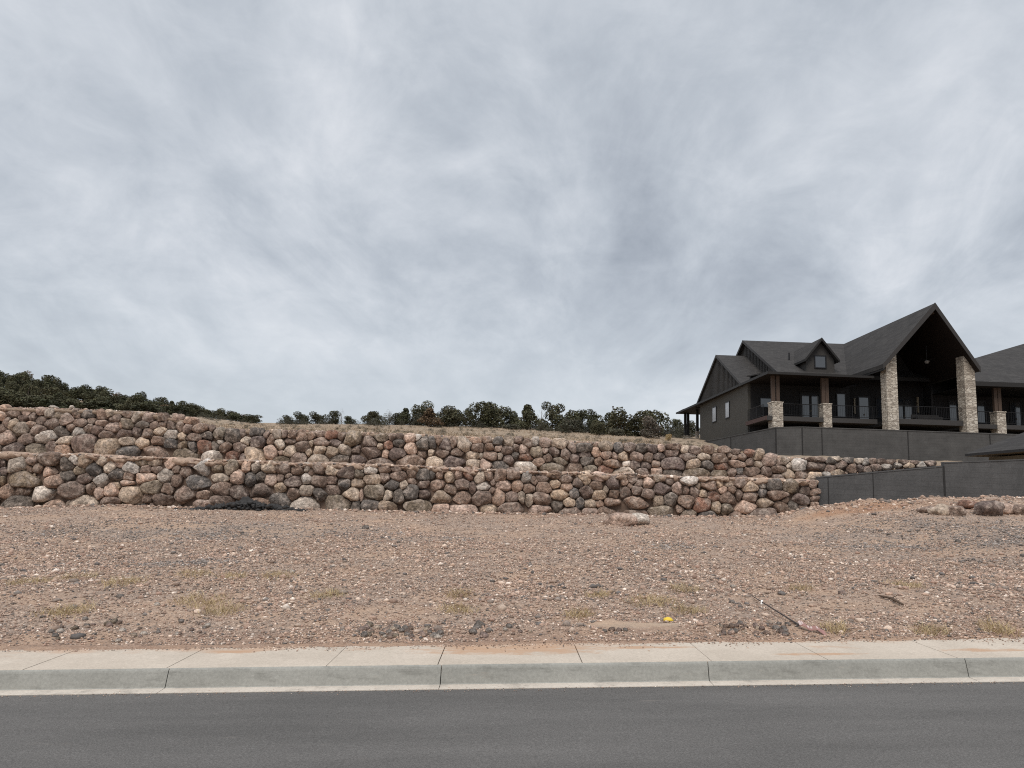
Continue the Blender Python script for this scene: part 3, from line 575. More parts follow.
# gravel scattered over the lot: nobody could count it
def scatter(n, ylo, yhi, rlo, rhi, seed, pw=2.2, sink=.25, dens=None):
    rg = np.random.default_rng(seed)
    y = ylo*(yhi/ylo)**rg.random(n); x = rg.uniform(-1, 1, n)*(.8*y+3.2)
    r = (rlo**(1-pw)+rg.random(n)*(rhi**(1-pw)-rlo**(1-pw)))**(1/(1-pw))
    ok = ((x-1.55)/.62)**2+((y-8.95)/.42)**2+1.2*fbm(x*2.5, y*2.5, 83) > .9
    ok &= (y > 8.02+T*x+.05*rg.random(n))
    cl = fbm(x*.7, y*.7, 77)+.6*fbm(x*2.2, y*1.6, 78)
    ok &= rg.random(n) < np.clip(.5+1.15*cl, dens or .15, 1)
    x, y, r = x[ok], y[ok], r[ok]; return x, y, lot_z(x, y)+r*.25, r
def stones_mesh(x, y, z, r, seed, ic=ICO1, tints=None):
    rg = np.random.default_rng(seed); n = len(x); Vd, Fd = ic
    W = Vd[None]*(1+rg.uniform(-.32, .32, (n, len(Vd))))[..., None]
    W = W*np.stack([rg.uniform(.75, 1.35, n), rg.uniform(.75, 1.25, n), rg.uniform(.45, .85, n)], 1)[:, None, :]
    a = rg.uniform(0, 6.28, n); ca, sa = np.cos(a), np.sin(a)
    X = W[..., 0]*ca[:, None]-W[..., 1]*sa[:, None]; Yy = W[..., 0]*sa[:, None]+W[..., 1]*ca[:, None]
    W = np.stack([X, Yy, W[..., 2]], -1)*r[:, None, None]+np.stack([x, y, z], 1)[:, None, :]
    pal = np.array(tints or [(.20, .155, .13), (.27, .20, .165), (.33, .25, .205), (.13, .12, .115), (.17, .145, .13), (.42, .35, .30), (.55, .50, .46), (.24, .17, .14), (.10, .095, .095)])
    wts = np.array([3, 4, 4, 1.2, 1.8, 2.4, .7, 2.2, .8])[:len(pal)]; wts = wts/wts.sum()
    c = pal[rg.choice(len(pal), n, p=wts)]*rg.uniform(.85, 1.4, (n, 1))*np.array([1.23, 1.15, 1.07])
    gp = np.zeros(n)
    for (gx, gy, ga, gb) in ((11.5, 18.5, 4.5, 4.5), (-8, 20, 5, 2.2), (-2.2, 18.5, 1.6, .7), (3.5, 16.5, 1.2, .6), (-6.0, 14, 1.3, .6)):
        gp = np.maximum(gp, np.clip(1.25-((x-gx)/ga)**2-((y-gy)/gb)**2+1.2*fbm(x*1.1, y*1.1, 71), 0, 1))
    gp = (rg.random(n) < gp*.75)[:, None]
    c = np.where(gp, np.array([.215, .185, .165])*rg.uniform(.45, 1.8, (n, 1)), c)
    return W.reshape(-1, 3), (Fd[None]+(np.arange(n)*len(Vd))[:, None, None]).reshape(-1, 3), np.repeat(c, len(Vd), 0)
OCT = (np.array([(1, 0, 0), (-1, 0, 0), (0, 1, 0), (0, -1, 0), (0, 0, 1), (0, 0, -1)], float), np.array([(0, 2, 4), (2, 1, 4), (1, 3, 4), (3, 0, 4), (2, 0, 5), (1, 2, 5), (3, 1, 5), (0, 3, 5)]))
G1 = [scatter(56000, 8.1, 20, .009, .026, 1), scatter(16000, 10.5, 27.6, .022, .055, 2, 2.8), scatter(1300, 8.3, 27.5, .03, .08, 3, 3.2)]
G2 = [scatter(170000, 8.1, 15, .006, .021, 21, 2.0, dens=.35), scatter(265000, 11, 27.7, .010, .030, 22, 2.2, dens=.3)]
a1 = [np.concatenate(q) for q in zip(*G1)]; a2 = [np.concatenate(q) for q in zip(*G2)]
A1 = stones_mesh(*a1, 5); A2 = stones_mesh(*a2, 6, OCT)
nb_ = 1500; xr = rng.uniform(-19, 11.3, nb_); yr = 27.75-np.abs(rng.normal(0, .38, nb_)); rr_ = rng.uniform(.02, .11, nb_)**1.0*rng.uniform(.3, 1, nb_)
xr = np.append(xr, rng.uniform(10.5, 20.5, 900)); yr = np.append(yr, rng.normal(26.0, .8, 900)); rr_ = np.append(rr_, rng.uniform(.02, .1, 900)*rng.uniform(.3, 1, 900))
a1 = [np.append(p_, q_) for p_, q_ in zip(a1, (xr, yr, lot_z(xr, yr)+rr_*.2, rr_))]; A1 = stones_mesh(*a1, 5)
V = np.concatenate([A1[0], A2[0]]); Fc = np.concatenate([A1[1], A2[1]+len(A1[0])]); C = np.concatenate([A1[2], A2[2]])
tag(obj('gravel', V, Fc, M['pebble'], None, C), kind='stuff')
# crumbs of soil and gravel on the pavement edge
n = 2600; x = rng.uniform(-7, 7, n); y = 8.08+T*x-np.abs(rng.normal(0, .06, n))*(1+2.5*np.clip(fbm(x*1.3, x*0, 19)*2, 0, 1)); r = rng.uniform(.002, .010, n)
ng = 1500; xg = rng.uniform(-7, 7, ng); yg = 6.955+T*xg+rng.normal(0, .05, ng); x = np.append(x, xg); y = np.append(y, yg); r = np.append(r, rng.uniform(.002, .006, ng)); lowr = np.append(np.zeros(n), np.full(ng, -.169))
V, Fc, C = stones_mesh(x, y, SL*x+.004+r*.3+lowr, r, 8)
tag(obj('dirt_crumbs', V, Fc, M['pebble'], None, C), kind='stuff')
# pebbles along the two ledges
x = rng.uniform(LG[0, 0], LG[-1, 0], 4200); y = 28.05+rng.uniform(0, .5, 4200); r = rng.uniform(.02, .085, 4200)
V1 = stones_mesh(x, y, np.interp(x, LG[:, 0], LG[:, 2])-.01+.1*fbm(x*1.3, x*0+.8, 62), r, 11)
tw = np.array([P(a, b, 30.2) for a, b in topu])
x = rng.uniform(tw[0, 0], tw[-1, 0], 3000); y = 30.05+rng.uniform(0, 1.6, 3000)**1.3; r = rng.uniform(.02, .075, 3000)
V2 = stones_mesh(x, y, hill_z(x, np.maximum(y, 30.3))+.0, r, 12)
tag(obj('gravel', np.concatenate([V1[0], V2[0]]), np.concatenate([V1[1], V2[1]+len(V1[0])]), M['pebble'], None, np.concatenate([V1[2], V2[2]])), kind='stuff')
# ------------------------------------------------------------------ dry grass
def blades(n, fx, fy, fz, h0, h1, wd, seed, spread=.35):
    rg = np.random.default_rng(seed)
    h = rg.uniform(h0, h1, n); a = rg.uniform(0, 6.28, n); ln = rg.normal(0, spread, (n, 2))*h[:, None]
    b = np.stack([fx, fy, fz], 1); s = np.stack([np.cos(a), np.sin(a), a*0], 1)*wd
    mid = b+np.concatenate([ln*.4, (h*.6)[:, None]], 1); tip = b+np.concatenate([ln, h[:, None]], 1)
    V = np.stack([b-s, b+s, mid+s*.7, mid-s*.7, tip], 1).reshape(-1, 3)
    k = np.arange(n)*5
    Fc = np.concatenate([np.stack([k, k+1, k+2], 1), np.stack([k, k+2, k+3], 1), np.stack([k+3, k+2, k+4], 1)])
    c = np.repeat(rg.uniform(.55, 1.25, (n, 1))*np.ones((1, 3)), 5, 0)
    return V, Fc, c
tufts = [(30, 583, 30, 'sparse straw tuft at the left edge of the lot'), (78, 578, 28, 'straw tuft nearest the left edge in the upper row of tufts'), (122, 584, 34, 'straw tuft second from left in the upper row of tufts'), (194, 575, 26, 'straw tuft with taller blades, third from left in the upper row'), (234, 578, 22, 'small straw tuft between two taller ones in the upper row'), (276, 576, 28, 'greyish straw tuft at the right end of the left upper row'),
         (66, 614, 40, 'wide flat straw tuft low at left behind the sidewalk'), (200, 603, 40, 'broad straw tuft in the middle of the left lot'), (222, 612, 36, 'straw tuft with reddish litter beside it at left'), (328, 596, 30, 'faint straw tuft left of the lot centre'), (458, 611, 26, 'olive straw tuft above the rock pile'), (458, 596, 24, 'faint straw tuft up the slope from the olive one'),
         (652, 603, 40, 'largest straw tuft above the yellow scrap'), (684, 591, 26, 'small straw tuft up and right of the largest one'), (690, 612, 30, 'thin straw tuft right of the yellow scrap'), (578, 616, 26, 'straw tuft left of the pale soil patch'), (598, 597, 22, 'short straw tuft at the middle right of the lot'), (835, 631, 22, 'straw tuft right of the fallen sign'), (905, 587, 30, 'straw tuft above the broken stick'), (930, 633, 24, 'straw tuft by the sidewalk at right'), (1000, 632, 26, 'straw tuft by the sidewalk near the right edge'), (800, 590, 20, 'small straw tuft between the sign and the broken stick')]
for k, (px, py, w, lab) in enumerate(tufts):
    p = on_lot(px, py); rad = w/740*p[1]*.5; n = int(260*(w/30)**1.2)
    rr = rad*np.sqrt(rng.random(n))*rng.uniform(.5, 1.1, n); a = rng.uniform(0, 6.28, n); fx = rr*np.cos(a)*1.45; fy = rr*np.sin(a)*1.7
    V, Fc, c = blades(n, fx, fy, lot_z(fx+p[0], fy+p[1])-p[2], .03, .12, .003, 200+k, 1.1)
    o = obj('grass_tuft', V, Fc, M['straw'], None, c); o.location = p; tag(o, lab, 'dry grass', 'straw tufts on the gravel lot')
n = 24000; u = rng.uniform(-.42, .36, n); y = 33*(88/33)**rng.random(n); x = u*y
ok = (fbm(x*.25, y*.25, 91) > -.25) & ((u > -.36) | (y < 60)) & ((u < .22) | (y < 44))
x, y = x[ok], y[ok]; V, Fc, c = blades(len(x), x, y, hill_z(x, y)-.02, .05, .2, .014, 5, .8)
tag(obj('grass', V, Fc, M['hill_straw'], None, c), kind='stuff')
# ------------------------------------------------------------------ trees
def crown_mesh(name, seed, kind):
    rg = np.random.default_rng(seed); L = []
    nl = {'round': 11, 'broad': 14, 'cone': 12, 'loose': 9, 'twig': 8}[kind]
    for k in range(nl):
        if kind == 'cone':
            h = (k+.5)/nl; a = rg.uniform(0, 6.28); d = (1-h)*.28; L.append((d*math.cos(a), d*math.sin(a), .1+.8*h, .12+.26*(1-h), .11))
        elif kind == 'broad':
            a = rg.uniform(0, 6.28); d = .36*math.sqrt(rg.random()); L.append((d*math.cos(a), d*math.sin(a), rg.uniform(.10, .88-.6*d), .22, .18))
        elif kind in ('loose', 'twig'):
            a = rg.uniform(0, 6.28); d = .34*math.sqrt(rg.random()); L.append((d*math.cos(a), d*math.sin(a), rg.uniform(.12, .9-.4*d), .18, .15))
        else:
            a = rg.uniform(0, 6.28); d = .3*math.sqrt(rg.random()); L.append((d*math.cos(a), d*math.sin(a), rg.uniform(.10, .86-.5*d), .22, .18))
    L = np.array(L); n = {'twig': 800, 'loose': 2000}.get(kind, 3000)
    i = rg.integers(0, nl, n); d = rg.normal(size=(n, 3)); d /= np.linalg.norm(d, axis=1)[:, None]
    rad = rg.uniform(.5, 1.12, n)**.6
    p = L[i, :3]+d*rad[:, None]*np.stack([L[i, 3], L[i, 3], L[i, 4]], 1)
    p[:, 2] = np.maximum(p[:, 2], .02)
    p[:, 2] /= np.quantile(p[:, 2], .995); p[:, :2] *= .48/np.quantile(np.hypot(p[:, 0], p[:, 1]), .97)
    s = rg.uniform(.018, .048, n)*(.7 if kind == 'twig' else 1)
    a = rg.normal(size=(n, 3)); a -= d*(a*d).sum(1)[:, None]*.5; a /= np.linalg.norm(a, axis=1)[:, None]
    b = np.cross(a, rg.normal(size=(n, 3))); b /= np.linalg.norm(b, axis=1)[:, None]
    if kind == 'twig': b *= .22
    V = np.stack([p-a*s[:, None], p+b*s[:, None]*.6, p+a*s[:, None]*1.1, p-b*s[:, None]*.6], 1).reshape(-1, 3)
    k = np.arange(n)*4; Fc = np.stack([k, k+1, k+2, k+3], 1)
    lt = rg.uniform(.7, 1.3, nl)[i]*rg.uniform(.7, 1.35, n)
    c = np.repeat(np.stack([lt*rg.uniform(.95, 1.1, n), lt, lt*rg.uniform(.85, 1.05, n)], 1), 4, 0)
    return V, Fc, c
def trunk_mesh(seed, kind):
    rg = np.random.default_rng(seed); m = MB()
    m.tube([(0, 0, -.06), (.01, 0, .2), (rg.uniform(-.04, .04), .02, .6), (rg.uniform(-.06, .06), 0, .9)], [.04, .032, .02, .006], 6)
    for k in range(6 if kind == 'twig' else 4):
        a = rg.uniform(0, 6.28); h = rg.uniform(.08, .45); d = rg.uniform(.2, .36)
        m.tube([(0, 0, h), (d*.5*math.cos(a), d*.5*math.sin(a), h+.16), (d*math.cos(a), d*math.sin(a), h+.36)], [.02, .013, .004], 5)
    return m
PROTO = {}
def proto(kind, v, mat):
    key = (kind, v, mat)
    if key not in PROTO:
        V, Fc, c = crown_mesh('crown', hash(kind) % 1 + 300+v*13+len(kind), kind); mt = trunk_mesh(400+v, kind)
        PROTO[key] = (mesh_of('crown', V, Fc, M[mat], c), mesh_of('trunk', mt.v, mt.f, M['bark']))
    return PROTO[key]
def tree(px, ytop, wpx, Y, kind, mat, label, group, name='juniper_tree', cat='tree', v=None, base=None, rot=None):
    u = ray(px, 425)[0]; x = u*Y
    z = float(hill_z(x, Y)) if base is None else P(px, base, Y)[2]
    top = P(px, ytop, Y)[2]; H = max(top-z, .5)/.97; W = wpx/735*Y/.9
    cm, tm = proto(kind, v if v is not None else random.randrange(4), mat)
    r = thing(name, (x, Y, z-.03), label, cat, group); r.rotation_euler = (0, 0, rot if rot is not None else random.uniform(0, 6.28)); r.scale = (W, W, H)
    for nm, me in (('crown', cm), ('trunk', tm)):
        o = D.objects.new(nm, me); COL.objects.link(o); o.parent = r
    return r
G = 'junipers along the top of the dry grass slope'
TR = [(288, 417, 12, 92, 'round', 'juniper', 'small round juniper at the left end of the row on the grass slope'),
 (302, 414, 15, 90, 'round', 'juniper', 'dark round juniper, second from the left end of the slope row'),
 (317, 414, 14, 91, 'round', 'juniper', 'dark flat-topped juniper, third from the left end of the slope row'),
 (331, 413, 15, 90, 'round', 'juniper', 'dark juniper just left of the leafless grey sapling'),
 (341, 411, 7, 93, 'twig', 'grey_twig', 'leafless grey sapling among the junipers left of the slope middle'),
 (350, 418, 12, 92, 'broad', 'juniper', 'low spreading juniper just right of the leafless grey sapling'),
 (369, 413, 18, 90, 'broad', 'juniper', 'dark rounded juniper between low ones left of the grey sparse tree'),
 (380, 417, 11, 93, 'broad', 'juniper', 'low dark juniper touching the grey sparse tree'),
 (389, 409, 9, 92, 'twig', 'grey_twig', 'sparse grey tree standing left of the narrow pointed juniper'),
 (397, 413, 10, 91, 'round', 'juniper', 'short dark juniper between the sparse grey and the pointed tree'),
 (405, 408, 13, 90, 'cone', 'juniper', 'narrow pointed juniper left of the tall rounded one'),
 (421, 402, 18, 92, 'round', 'juniper', 'tall rounded juniper behind the rusty brown one'),
 (429, 408, 19, 86, 'cone', 'rust_needles', 'rusty brown dying juniper in the row on the slope'),
 (446, 405.5, 22, 90, 'round', 'juniper', 'stout dark juniper just right of the rusty brown one'),
 (456, 409, 13, 94, 'round', 'juniper', 'dark juniper squeezed right of the stout one'),
 (466, 408, 14, 91, 'loose', 'juniper', 'loose open juniper left of the broadest dark clump'),
 (481, 403, 22, 88, 'broad', 'juniper', 'left half of the broadest dark juniper clump on the slope'),
 (494, 402.5, 22, 88, 'broad', 'juniper', 'right half of the broadest dark juniper clump on the slope'),
 (512, 407.5, 12, 89, 'round', 'juniper', 'small upright juniper between the broadest clump and the cone-shaped tree'),
 (527.5, 405, 21, 86, 'cone', 'juniper', 'cone-shaped green juniper standing alone in mid row'),
 (541, 408, 9, 92, 'twig', 'grey_twig', 'thin bare grey tree right of the cone-shaped juniper'),
 (552, 402.5, 19, 89, 'loose', 'juniper', 'tall loose juniper rising right of the thin bare tree'),
 (567, 410, 22, 89, 'broad', 'juniper', 'dark broad juniper behind the grey-green shrub'),
 (580, 410, 11, 91, 'round', 'juniper', 'narrow dark juniper between the two broad ones'),
 (594, 410, 18, 89, 'round', 'juniper', 'dark juniper behind the round low bush'),
 (609, 413, 12, 90, 'round', 'juniper', 'lower dark juniper left of the thin pole'),
 (624, 410, 25, 87, 'broad', 'juniper', 'wide dark juniper right of the thin pole'),
 (643, 412, 20, 86, 'round', 'juniper', 'dark juniper behind the left side of the grey brown bush'),
 (655, 410.5, 22, 87, 'broad', 'juniper', 'wide dark juniper nearest the black house, right end of the row'),
 (680, 419, 14, 100, 'round', 'juniper', 'dark juniper seen under the back porch of the black house'),
 (692, 421, 12, 104, 'round', 'juniper', 'dark juniper seen between the back porch posts of the black house')]
for k, (px, yt, w, Y, kind, mat, lab) in enumerate(TR): tree(px, yt+(.6 if px > 385 else -1.6), w*(1.3 if px > 385 else 1.08), Y, kind, mat, lab, G, 'tree' if mat == 'grey_twig' else 'juniper_tree')
tree(598, 420, 16, 80, 'round', 'juniper', 'round low green bush standing forward of the juniper row', 'bushes on the slope', 'bush', 'bush')
tree(569, 419, 22, 80, 'broad', 'sage', 'grey-green shrub spreading in front of the juniper row', 'bushes on the slope', 'bush', 'bush')
tree(652, 417.5, 23, 72, 'round', 'grey_twig', 'grey brown leafless bush left of the black house', 'bushes on the slope', 'bush', 'bush', v=3)
tree(669, 434, 9, 66, 'loose', 'straw', 'small straw-yellow shrub beside the black house', 'bushes on the slope', 'bush', 'bush')
tree(540, 422, 9, 83, 'broad', 'sage', 'low sage shrub at the foot of the thin bare tree', 'bushes on the slope', 'bush', 'bush')
tree(511, 424, 16, 83, 'broad', 'sage', 'low sage shrub at the foot of the small upright juniper', 'bushes on the slope', 'bush', 'bush')
tree(615, 428, 16, 78, 'broad', 'sage', 'low sage shrub right of the round green bush', 'bushes on the slope', 'bush', 'bush')
# left hillside cover
sky_y = itp([(-140, 362), (0, 373), (20, 376), (40, 379), (60, 384), (75, 389), (90, 387), (110, 391), (125, 397), (150, 397), (165, 404), (180, 404), (200, 410), (225, 414), (245, 416), (252, 419)])
lab = 'dark juniper in the dense cover on the left hillside'; g2 = 'junipers covering the left hillside'
k = 0
for row, (Y, nn, off) in enumerate([(149, 30, 0), (138, 26, 4), (126, 22, 8), (114, 20, 12), (100, 20, 16), (88, 17, 20)]):
    for i in range(nn):
        px = -28+(i+random.uniform(.1, .9))/nn*(285 if row < 3 else 225)
        if row > 1 and random.random() < .48: continue
        yb = None; x = ray(px, 410)[0]*Y; zg = float(hill_z(x, Y))
        yt_z = P(px, sky_y(px)+off*max(.25, min(1, (250-px)/200))+random.uniform(-5, 1.5), Y)[2]
        H = min(max(yt_z-zg, 1.2), 5.4)
        kind = random.choice(['round', 'broad', 'round', 'broad', 'loose', 'cone']); mat = 'juniper' if random.random() < .93 else random.choice(['grey_twig', 'rust_needles'])
        if mat != 'juniper': kind = 'twig' if mat == 'grey_twig' else 'round'
        cm, tm = proto(kind, random.randrange(4), mat)
        W = random.uniform(2.4, 4.6)
        l_ = lab if mat == 'juniper' else ('bare grey tree in the dense cover on the left hillside' if mat == 'grey_twig' else 'rusty brown juniper in the dense cover on the left hillside')
        r = thing('juniper_tree' if mat != 'grey_twig' else 'tree', (x, Y, zg-.05), l_, 'tree', g2); r.scale = (W, W, H/.97); r.rotation_euler = (0, 0, random.uniform(0, 6.28))
        for nm, me in (('crown', cm), ('trunk', tm)):
            o = D.objects.new(nm, me); COL.objects.link(o); o.parent = r
# low brush at the tree feet: ground cover
n = 620; Vb = []; Fb = []; Cb = []; nb = 0; Vp, Fp, Cp = crown_mesh('b', 77, 'broad'); sel = np.arange(0, len(Fp), 8)
for i in range(n):
    if i >= 340: px = random.uniform(215, 700); Y = 33*(80/33)**random.random()
    elif i < 210: px = random.uniform(280, 690); Y = random.uniform(78, 98)
    else: px = random.uniform(-20, 255); Y = random.uniform(86, 148)
    x = ray(px, 425)[0]*Y; s = random.uniform(.5, 1.5); h = random.uniform(.3, .75)
    if i >= 340: s *= .38; h *= .3
    if i < 210 and px > 385 and i % 3: s = random.uniform(1.3, 2.6); h = random.uniform(.7, 1.4); Y = random.uniform(88, 97); x = ray(px, 425)[0]*Y
    q = Vp.reshape(-1, 4, 3)[sel].reshape(-1, 3)*np.array([s, s, h])*1.2; a = random.uniform(0, 6.28)
    q = np.stack([q[:, 0]*math.cos(a)-q[:, 1]*math.sin(a), q[:, 0]*math.sin(a)+q[:, 1]*math.cos(a), q[:, 2]], 1)+np.array([x, Y, float(hill_z(x, Y))-.02])
    Vb.append(q); Fb.append(np.arange(len(q)).reshape(-1, 4)+nb); nb += len(q); Cb.append(Cp.reshape(-1, 4, 3)[sel].reshape(-1, 3)*random.uniform(.6, 1.1))
tag(obj('brush', np.concatenate(Vb), np.concatenate(Fb), M['sage'], None, np.concatenate(Cb)), kind='stuff')
# thin pole behind the trees
p = P(613, 428, 95); q = P(613, 408.5, 95); p[2] = float(hill_z(p[0], 95))
m = MB().tube([p, q, q+np.array([0, 0, .3])], [.05, .05, .13], 6)
single('pole', m.v, m.f, M['stick'], 'thin pole with a small head rising above the junipers', 'pole')
# ------------------------------------------------------------------ black house
H0 = thing('house', (30, 63, 7.2), 'large black gabled house with stone pillars above the block wall', 'house')
def hpart(m, name, mat, parent=None): return m.build(name, M[mat], parent or H0)
DK = 8.45
# walls
w = MB().box(20.3, 20.55, 63, 79, 6.5, 12.0); side = hpart(w, 'side_wall', 'siding')
hpart(MB().slab([(20.32, 64.6, 12.003), (20.32, 79.8, 12.003), (20.32, 72.2, 15.85)], (.25, 0, 0)), 'gable_wall', 'batten_board')
bt = MB()
for yy in np.arange(65.2, 79.6, .42):
    h = 12+(7.6-abs(yy-72.2))*.5-.1
    if h > 12.2: bt.box(20.27, 20.318, yy-.03, yy+.03, 12.02, h)
hpart(bt, 'batten', 'trim')['kind'] = 'stuff'
hpart(MB().slab([(23.1, 62.6, 12.7), (23.1, 81.4, 12.7), (23.1, 72, 17.4)], (.25, 0, 0)), 'gable_wall', 'batten_board')
bt = MB()
for yy in np.arange(66, 78, .42): bt.box(23.055, 23.098, yy-.03, yy+.03, 13, 12.7+(9.4-abs(yy-72))*.5-.1)
hpart(bt, 'batten', 'trim')['kind'] = 'stuff'
hpart(MB().box(20.56, 28.9, 63.0, 63.25, 7.9, 12.4), 'front_wall', 'front_wall')
hpart(MB().slab([(28.9, 64.2, 7.9), (36.29, 64.2, 7.9), (36.29, 64.2, 11.75), (32.75, 64.2, 17.14), (28.9, 64.2, 12.62)], (0, .25, 0)), 'entry_wall', 'front_wall')
hpart(MB().box(35.75, 36.28, 64.46, 64.6, 11, 12.6), 'return_wall', 'front_wall')
hpart(MB().box(28.9, 29.1, 63.0, 64.19, 7.9, 12.6).box(36.1, 36.29, 63.0, 64.19, 7.9, 13.2), 'return_wall', 'front_wall')
hpart(MB().box(36.3, 56, 63.26, 63.5, 7.9, 13.2), 'front_wall', 'front_wall')
hpart(MB().box(20.3, 56, 62.6, 62.8, 4.5, 8.08).box(56, 56.2, 62.6, 82, 4.5, 12).box(20.5, 56, 79.2, 79.4, 5.5, 12), 'foundation', 'foundation')
# roofs
def roof_pair_x(x0, x1, yr, zr, half, drop, th, name='roof'):     # ridge along X
    m = MB()
    for s in (-1, 1):
        pts = [(x0, yr, zr), (x1, yr, zr), (x1, yr+s*half, zr-drop), (x0, yr+s*half, zr-drop)]
        if s > 0: pts = pts[::-1]
        m.slab(pts[::-1], (0, 0, -th))
    r = hpart(m, name, 'shingles')
    f = MB()
    for s in (-1, 1):
        f.slab([(x0-.03, yr, zr+.03), (x0-.03, yr+s*half, zr-drop+.03), (x0-.03, yr+s*half, zr-drop-.26), (x0-.03, yr, zr-.26)], (.027, 0, 0))
    hpart(f, 'rake_board', 'pale_trim', r)
    e = MB()
    for s in (-1, 1): e.box(x0, x1, yr+s*half-.02 if s < 0 else yr+half+.002, yr-half-.002 if s < 0 else yr+half+.02, zr-drop-.3, zr-drop+.01)
    hpart(e, 'fascia', 'trim', r); return r
main = roof_pair_x(22.78, 40, 72, 17.55, 9.6, 4.88, .22)
roof_pair_x(20.16, 26.5, 72.2, 16.02, 7.9, 4.05, .2)
# entry gable roof
def roof_pair_y(xr, y0, y1, zr, hls, drop, th, name='roof', ceil=None):
    m = MB()
    for s in (-1, 1):
        hl = hls[s > 0]; pts = [(xr, y0, zr), (xr, y1, zr), (xr+s*hl, y1, zr-drop), (xr+s*hl, y0, zr-drop)]
        m.slab(pts if s > 0 else pts[::-1], (0, 0, -th))
    r = hpart(m, name, 'shingles'); f = MB()
    for s in (-1, 1):
        hl = hls[s > 0]
        f.slab([(xr, y0-.06, zr+.04), (xr+s*hl, y0-.06, zr-drop+.04), (xr+s*hl, y0-.06, zr-drop-.4), (xr, y0-.06, zr-.5)], (0, .057, 0))
    hpart(f, 'rake_board', 'pale_trim', r)
    if ceil:
        c = MB()
        for s in (-1, 1):
            hl = hls[s > 0]; pts = [(xr, y0+.02, zr-th-.01), (xr, ceil, zr-th-.01), (xr+s*(hl-.1), ceil, zr-drop-th+.12), (xr+s*(hl-.1), y0+.02, zr-drop-th+.12)]
            c.slab(pts if s > 0 else pts[::-1], (0, 0, -.05))
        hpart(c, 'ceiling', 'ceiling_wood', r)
        hpart(MB().box(xr-.1, xr+.1, y0+.3, ceil, zr-th-.45, zr-th-.1), 'ridge_beam', 'timber', r)
    return r
ent = roof_pair_y(32.75, 56, 72.3, 17.5, (4.25, 3.25), 4.98, .32, ceil=64.2)
hpart(MB().box(28.53, 28.65, 56, 62.4, 12.05, 12.5), 'fascia', 'trim', ent)
# dormer
dm = hpart(MB().slab([(25.4, 63, 12.6), (27.85, 63, 12.6), (27.85, 63, 14.1), (26.62, 63, 15.7), (25.4, 63, 14.1)], (0, 4.5, 0)), 'dormer', 'batten_board')
m = MB()
for s in (-1, 1):
    pts = [(26.62, 62.55, 15.92), (26.62, 69.2, 15.92), (26.62+s*1.5, 69.2, 14.0), (26.62+s*1.5, 62.55, 14.0)]
    m.slab(pts if s > 0 else pts[::-1], (0, 0, -.16))
hpart(m, 'dormer_roof', 'shingles', dm)
m = MB()
for s in (-1, 1): m.slab([(26.62, 62.5, 15.95), (26.62+s*1.52, 62.5, 14.0), (26.62+s*1.52, 62.5, 13.76), (26.62, 62.5, 15.68)], (0, .047, 0))
m.box(25.08, 25.14, 62.56, 66.0, 13.8, 14.0)
hpart(m, 'dormer_trim', 'trim', dm)
# porch roof: front, side skirt, back porch
m = MB().slab([(20.15, 57.5, 11.78), (28.52, 57.5, 11.72), (28.52, 64, 11.76), (20.5, 64, 11.80), (20.5, 80, 11.80), (27, 80, 11.80), (27, 87, 11.78), (19.55, 87, 11.76)][::-1], (0, 0, -.05))
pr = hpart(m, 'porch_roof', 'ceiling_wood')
hpart(MB().slab([(20.15, 57.5, 11.88), (28.5, 57.5, 11.80), (28.45, 62.4, 12.5), (20.6, 64.2, 12.65)][::-1], (0, 0, -.10)).slab([(20.15, 57.5, 11.88), (20.3, 64.3, 12.05), (20.3, 80, 12.05), (20.3, 87, 12.3), (19.55, 87, 11.86)], (0, 0, -.10)), 'roof_covering', 'shingles', pr)
m = MB().slab([(20.15, 57.5, 11.70), (28.5, 57.5, 11.64), (28.5, 57.5, 11.82), (20.15, 57.5, 11.90)], (0, -.06, 0)).slab([(20.15, 57.44, 11.70), (20.15, 57.44, 11.90), (19.55, 87, 11.87), (19.55, 87, 11.68)], (-.06, 0, 0))
hpart(m, 'fascia', 'trim', pr)
# right wing roof
A_ = [(36.2, 57.5, 11.66), (56, 57.5, 11.6), (56, 70, 17.75), (49.4, 70, 17.75), (36.2, 61.05, 13.37)]
m = MB().slab(A_[::-1], (0, 0, -.18)).slab([(36.2, 61.05, 13.37), (49.4, 70, 17.75), (49.4, 74, 17.75), (36.2, 82.5, 13.37)][::-1], (0, 0, -.18)).slab([(49.4, 70, 17.75), (56, 70, 17.75), (56, 74, 17.75), (49.4, 74, 17.75)][::-1], (0, 0, -.18))
wr = hpart(m, 'wing_roof', 'shingles')
hpart(MB().box(36.2, 56, 57.44, 57.498, 11.33, 11.68).box(36.2, 56, 57.5, 63.2, 11.36, 11.40), 'fascia', 'trim', wr)
# deck
dk = MB().box(20.15, 28.9, 58.0, 62.98, DK-.36, DK); hpart(dk, 'deck', 'deck')
hpart(MB().box(20.08, 20.145, 57.9, 63, DK-.34, DK-.02), 'deck_edge_beam', 'red_beam')
hpart(MB().box(29.83, 35.5, 56.95, 64.18, DK-.40, DK), 'deck', 'deck'); hpart(MB().box(36.2, 56, 58.0, 63.25, DK-.42, DK-.08), 'deck', 'deck')
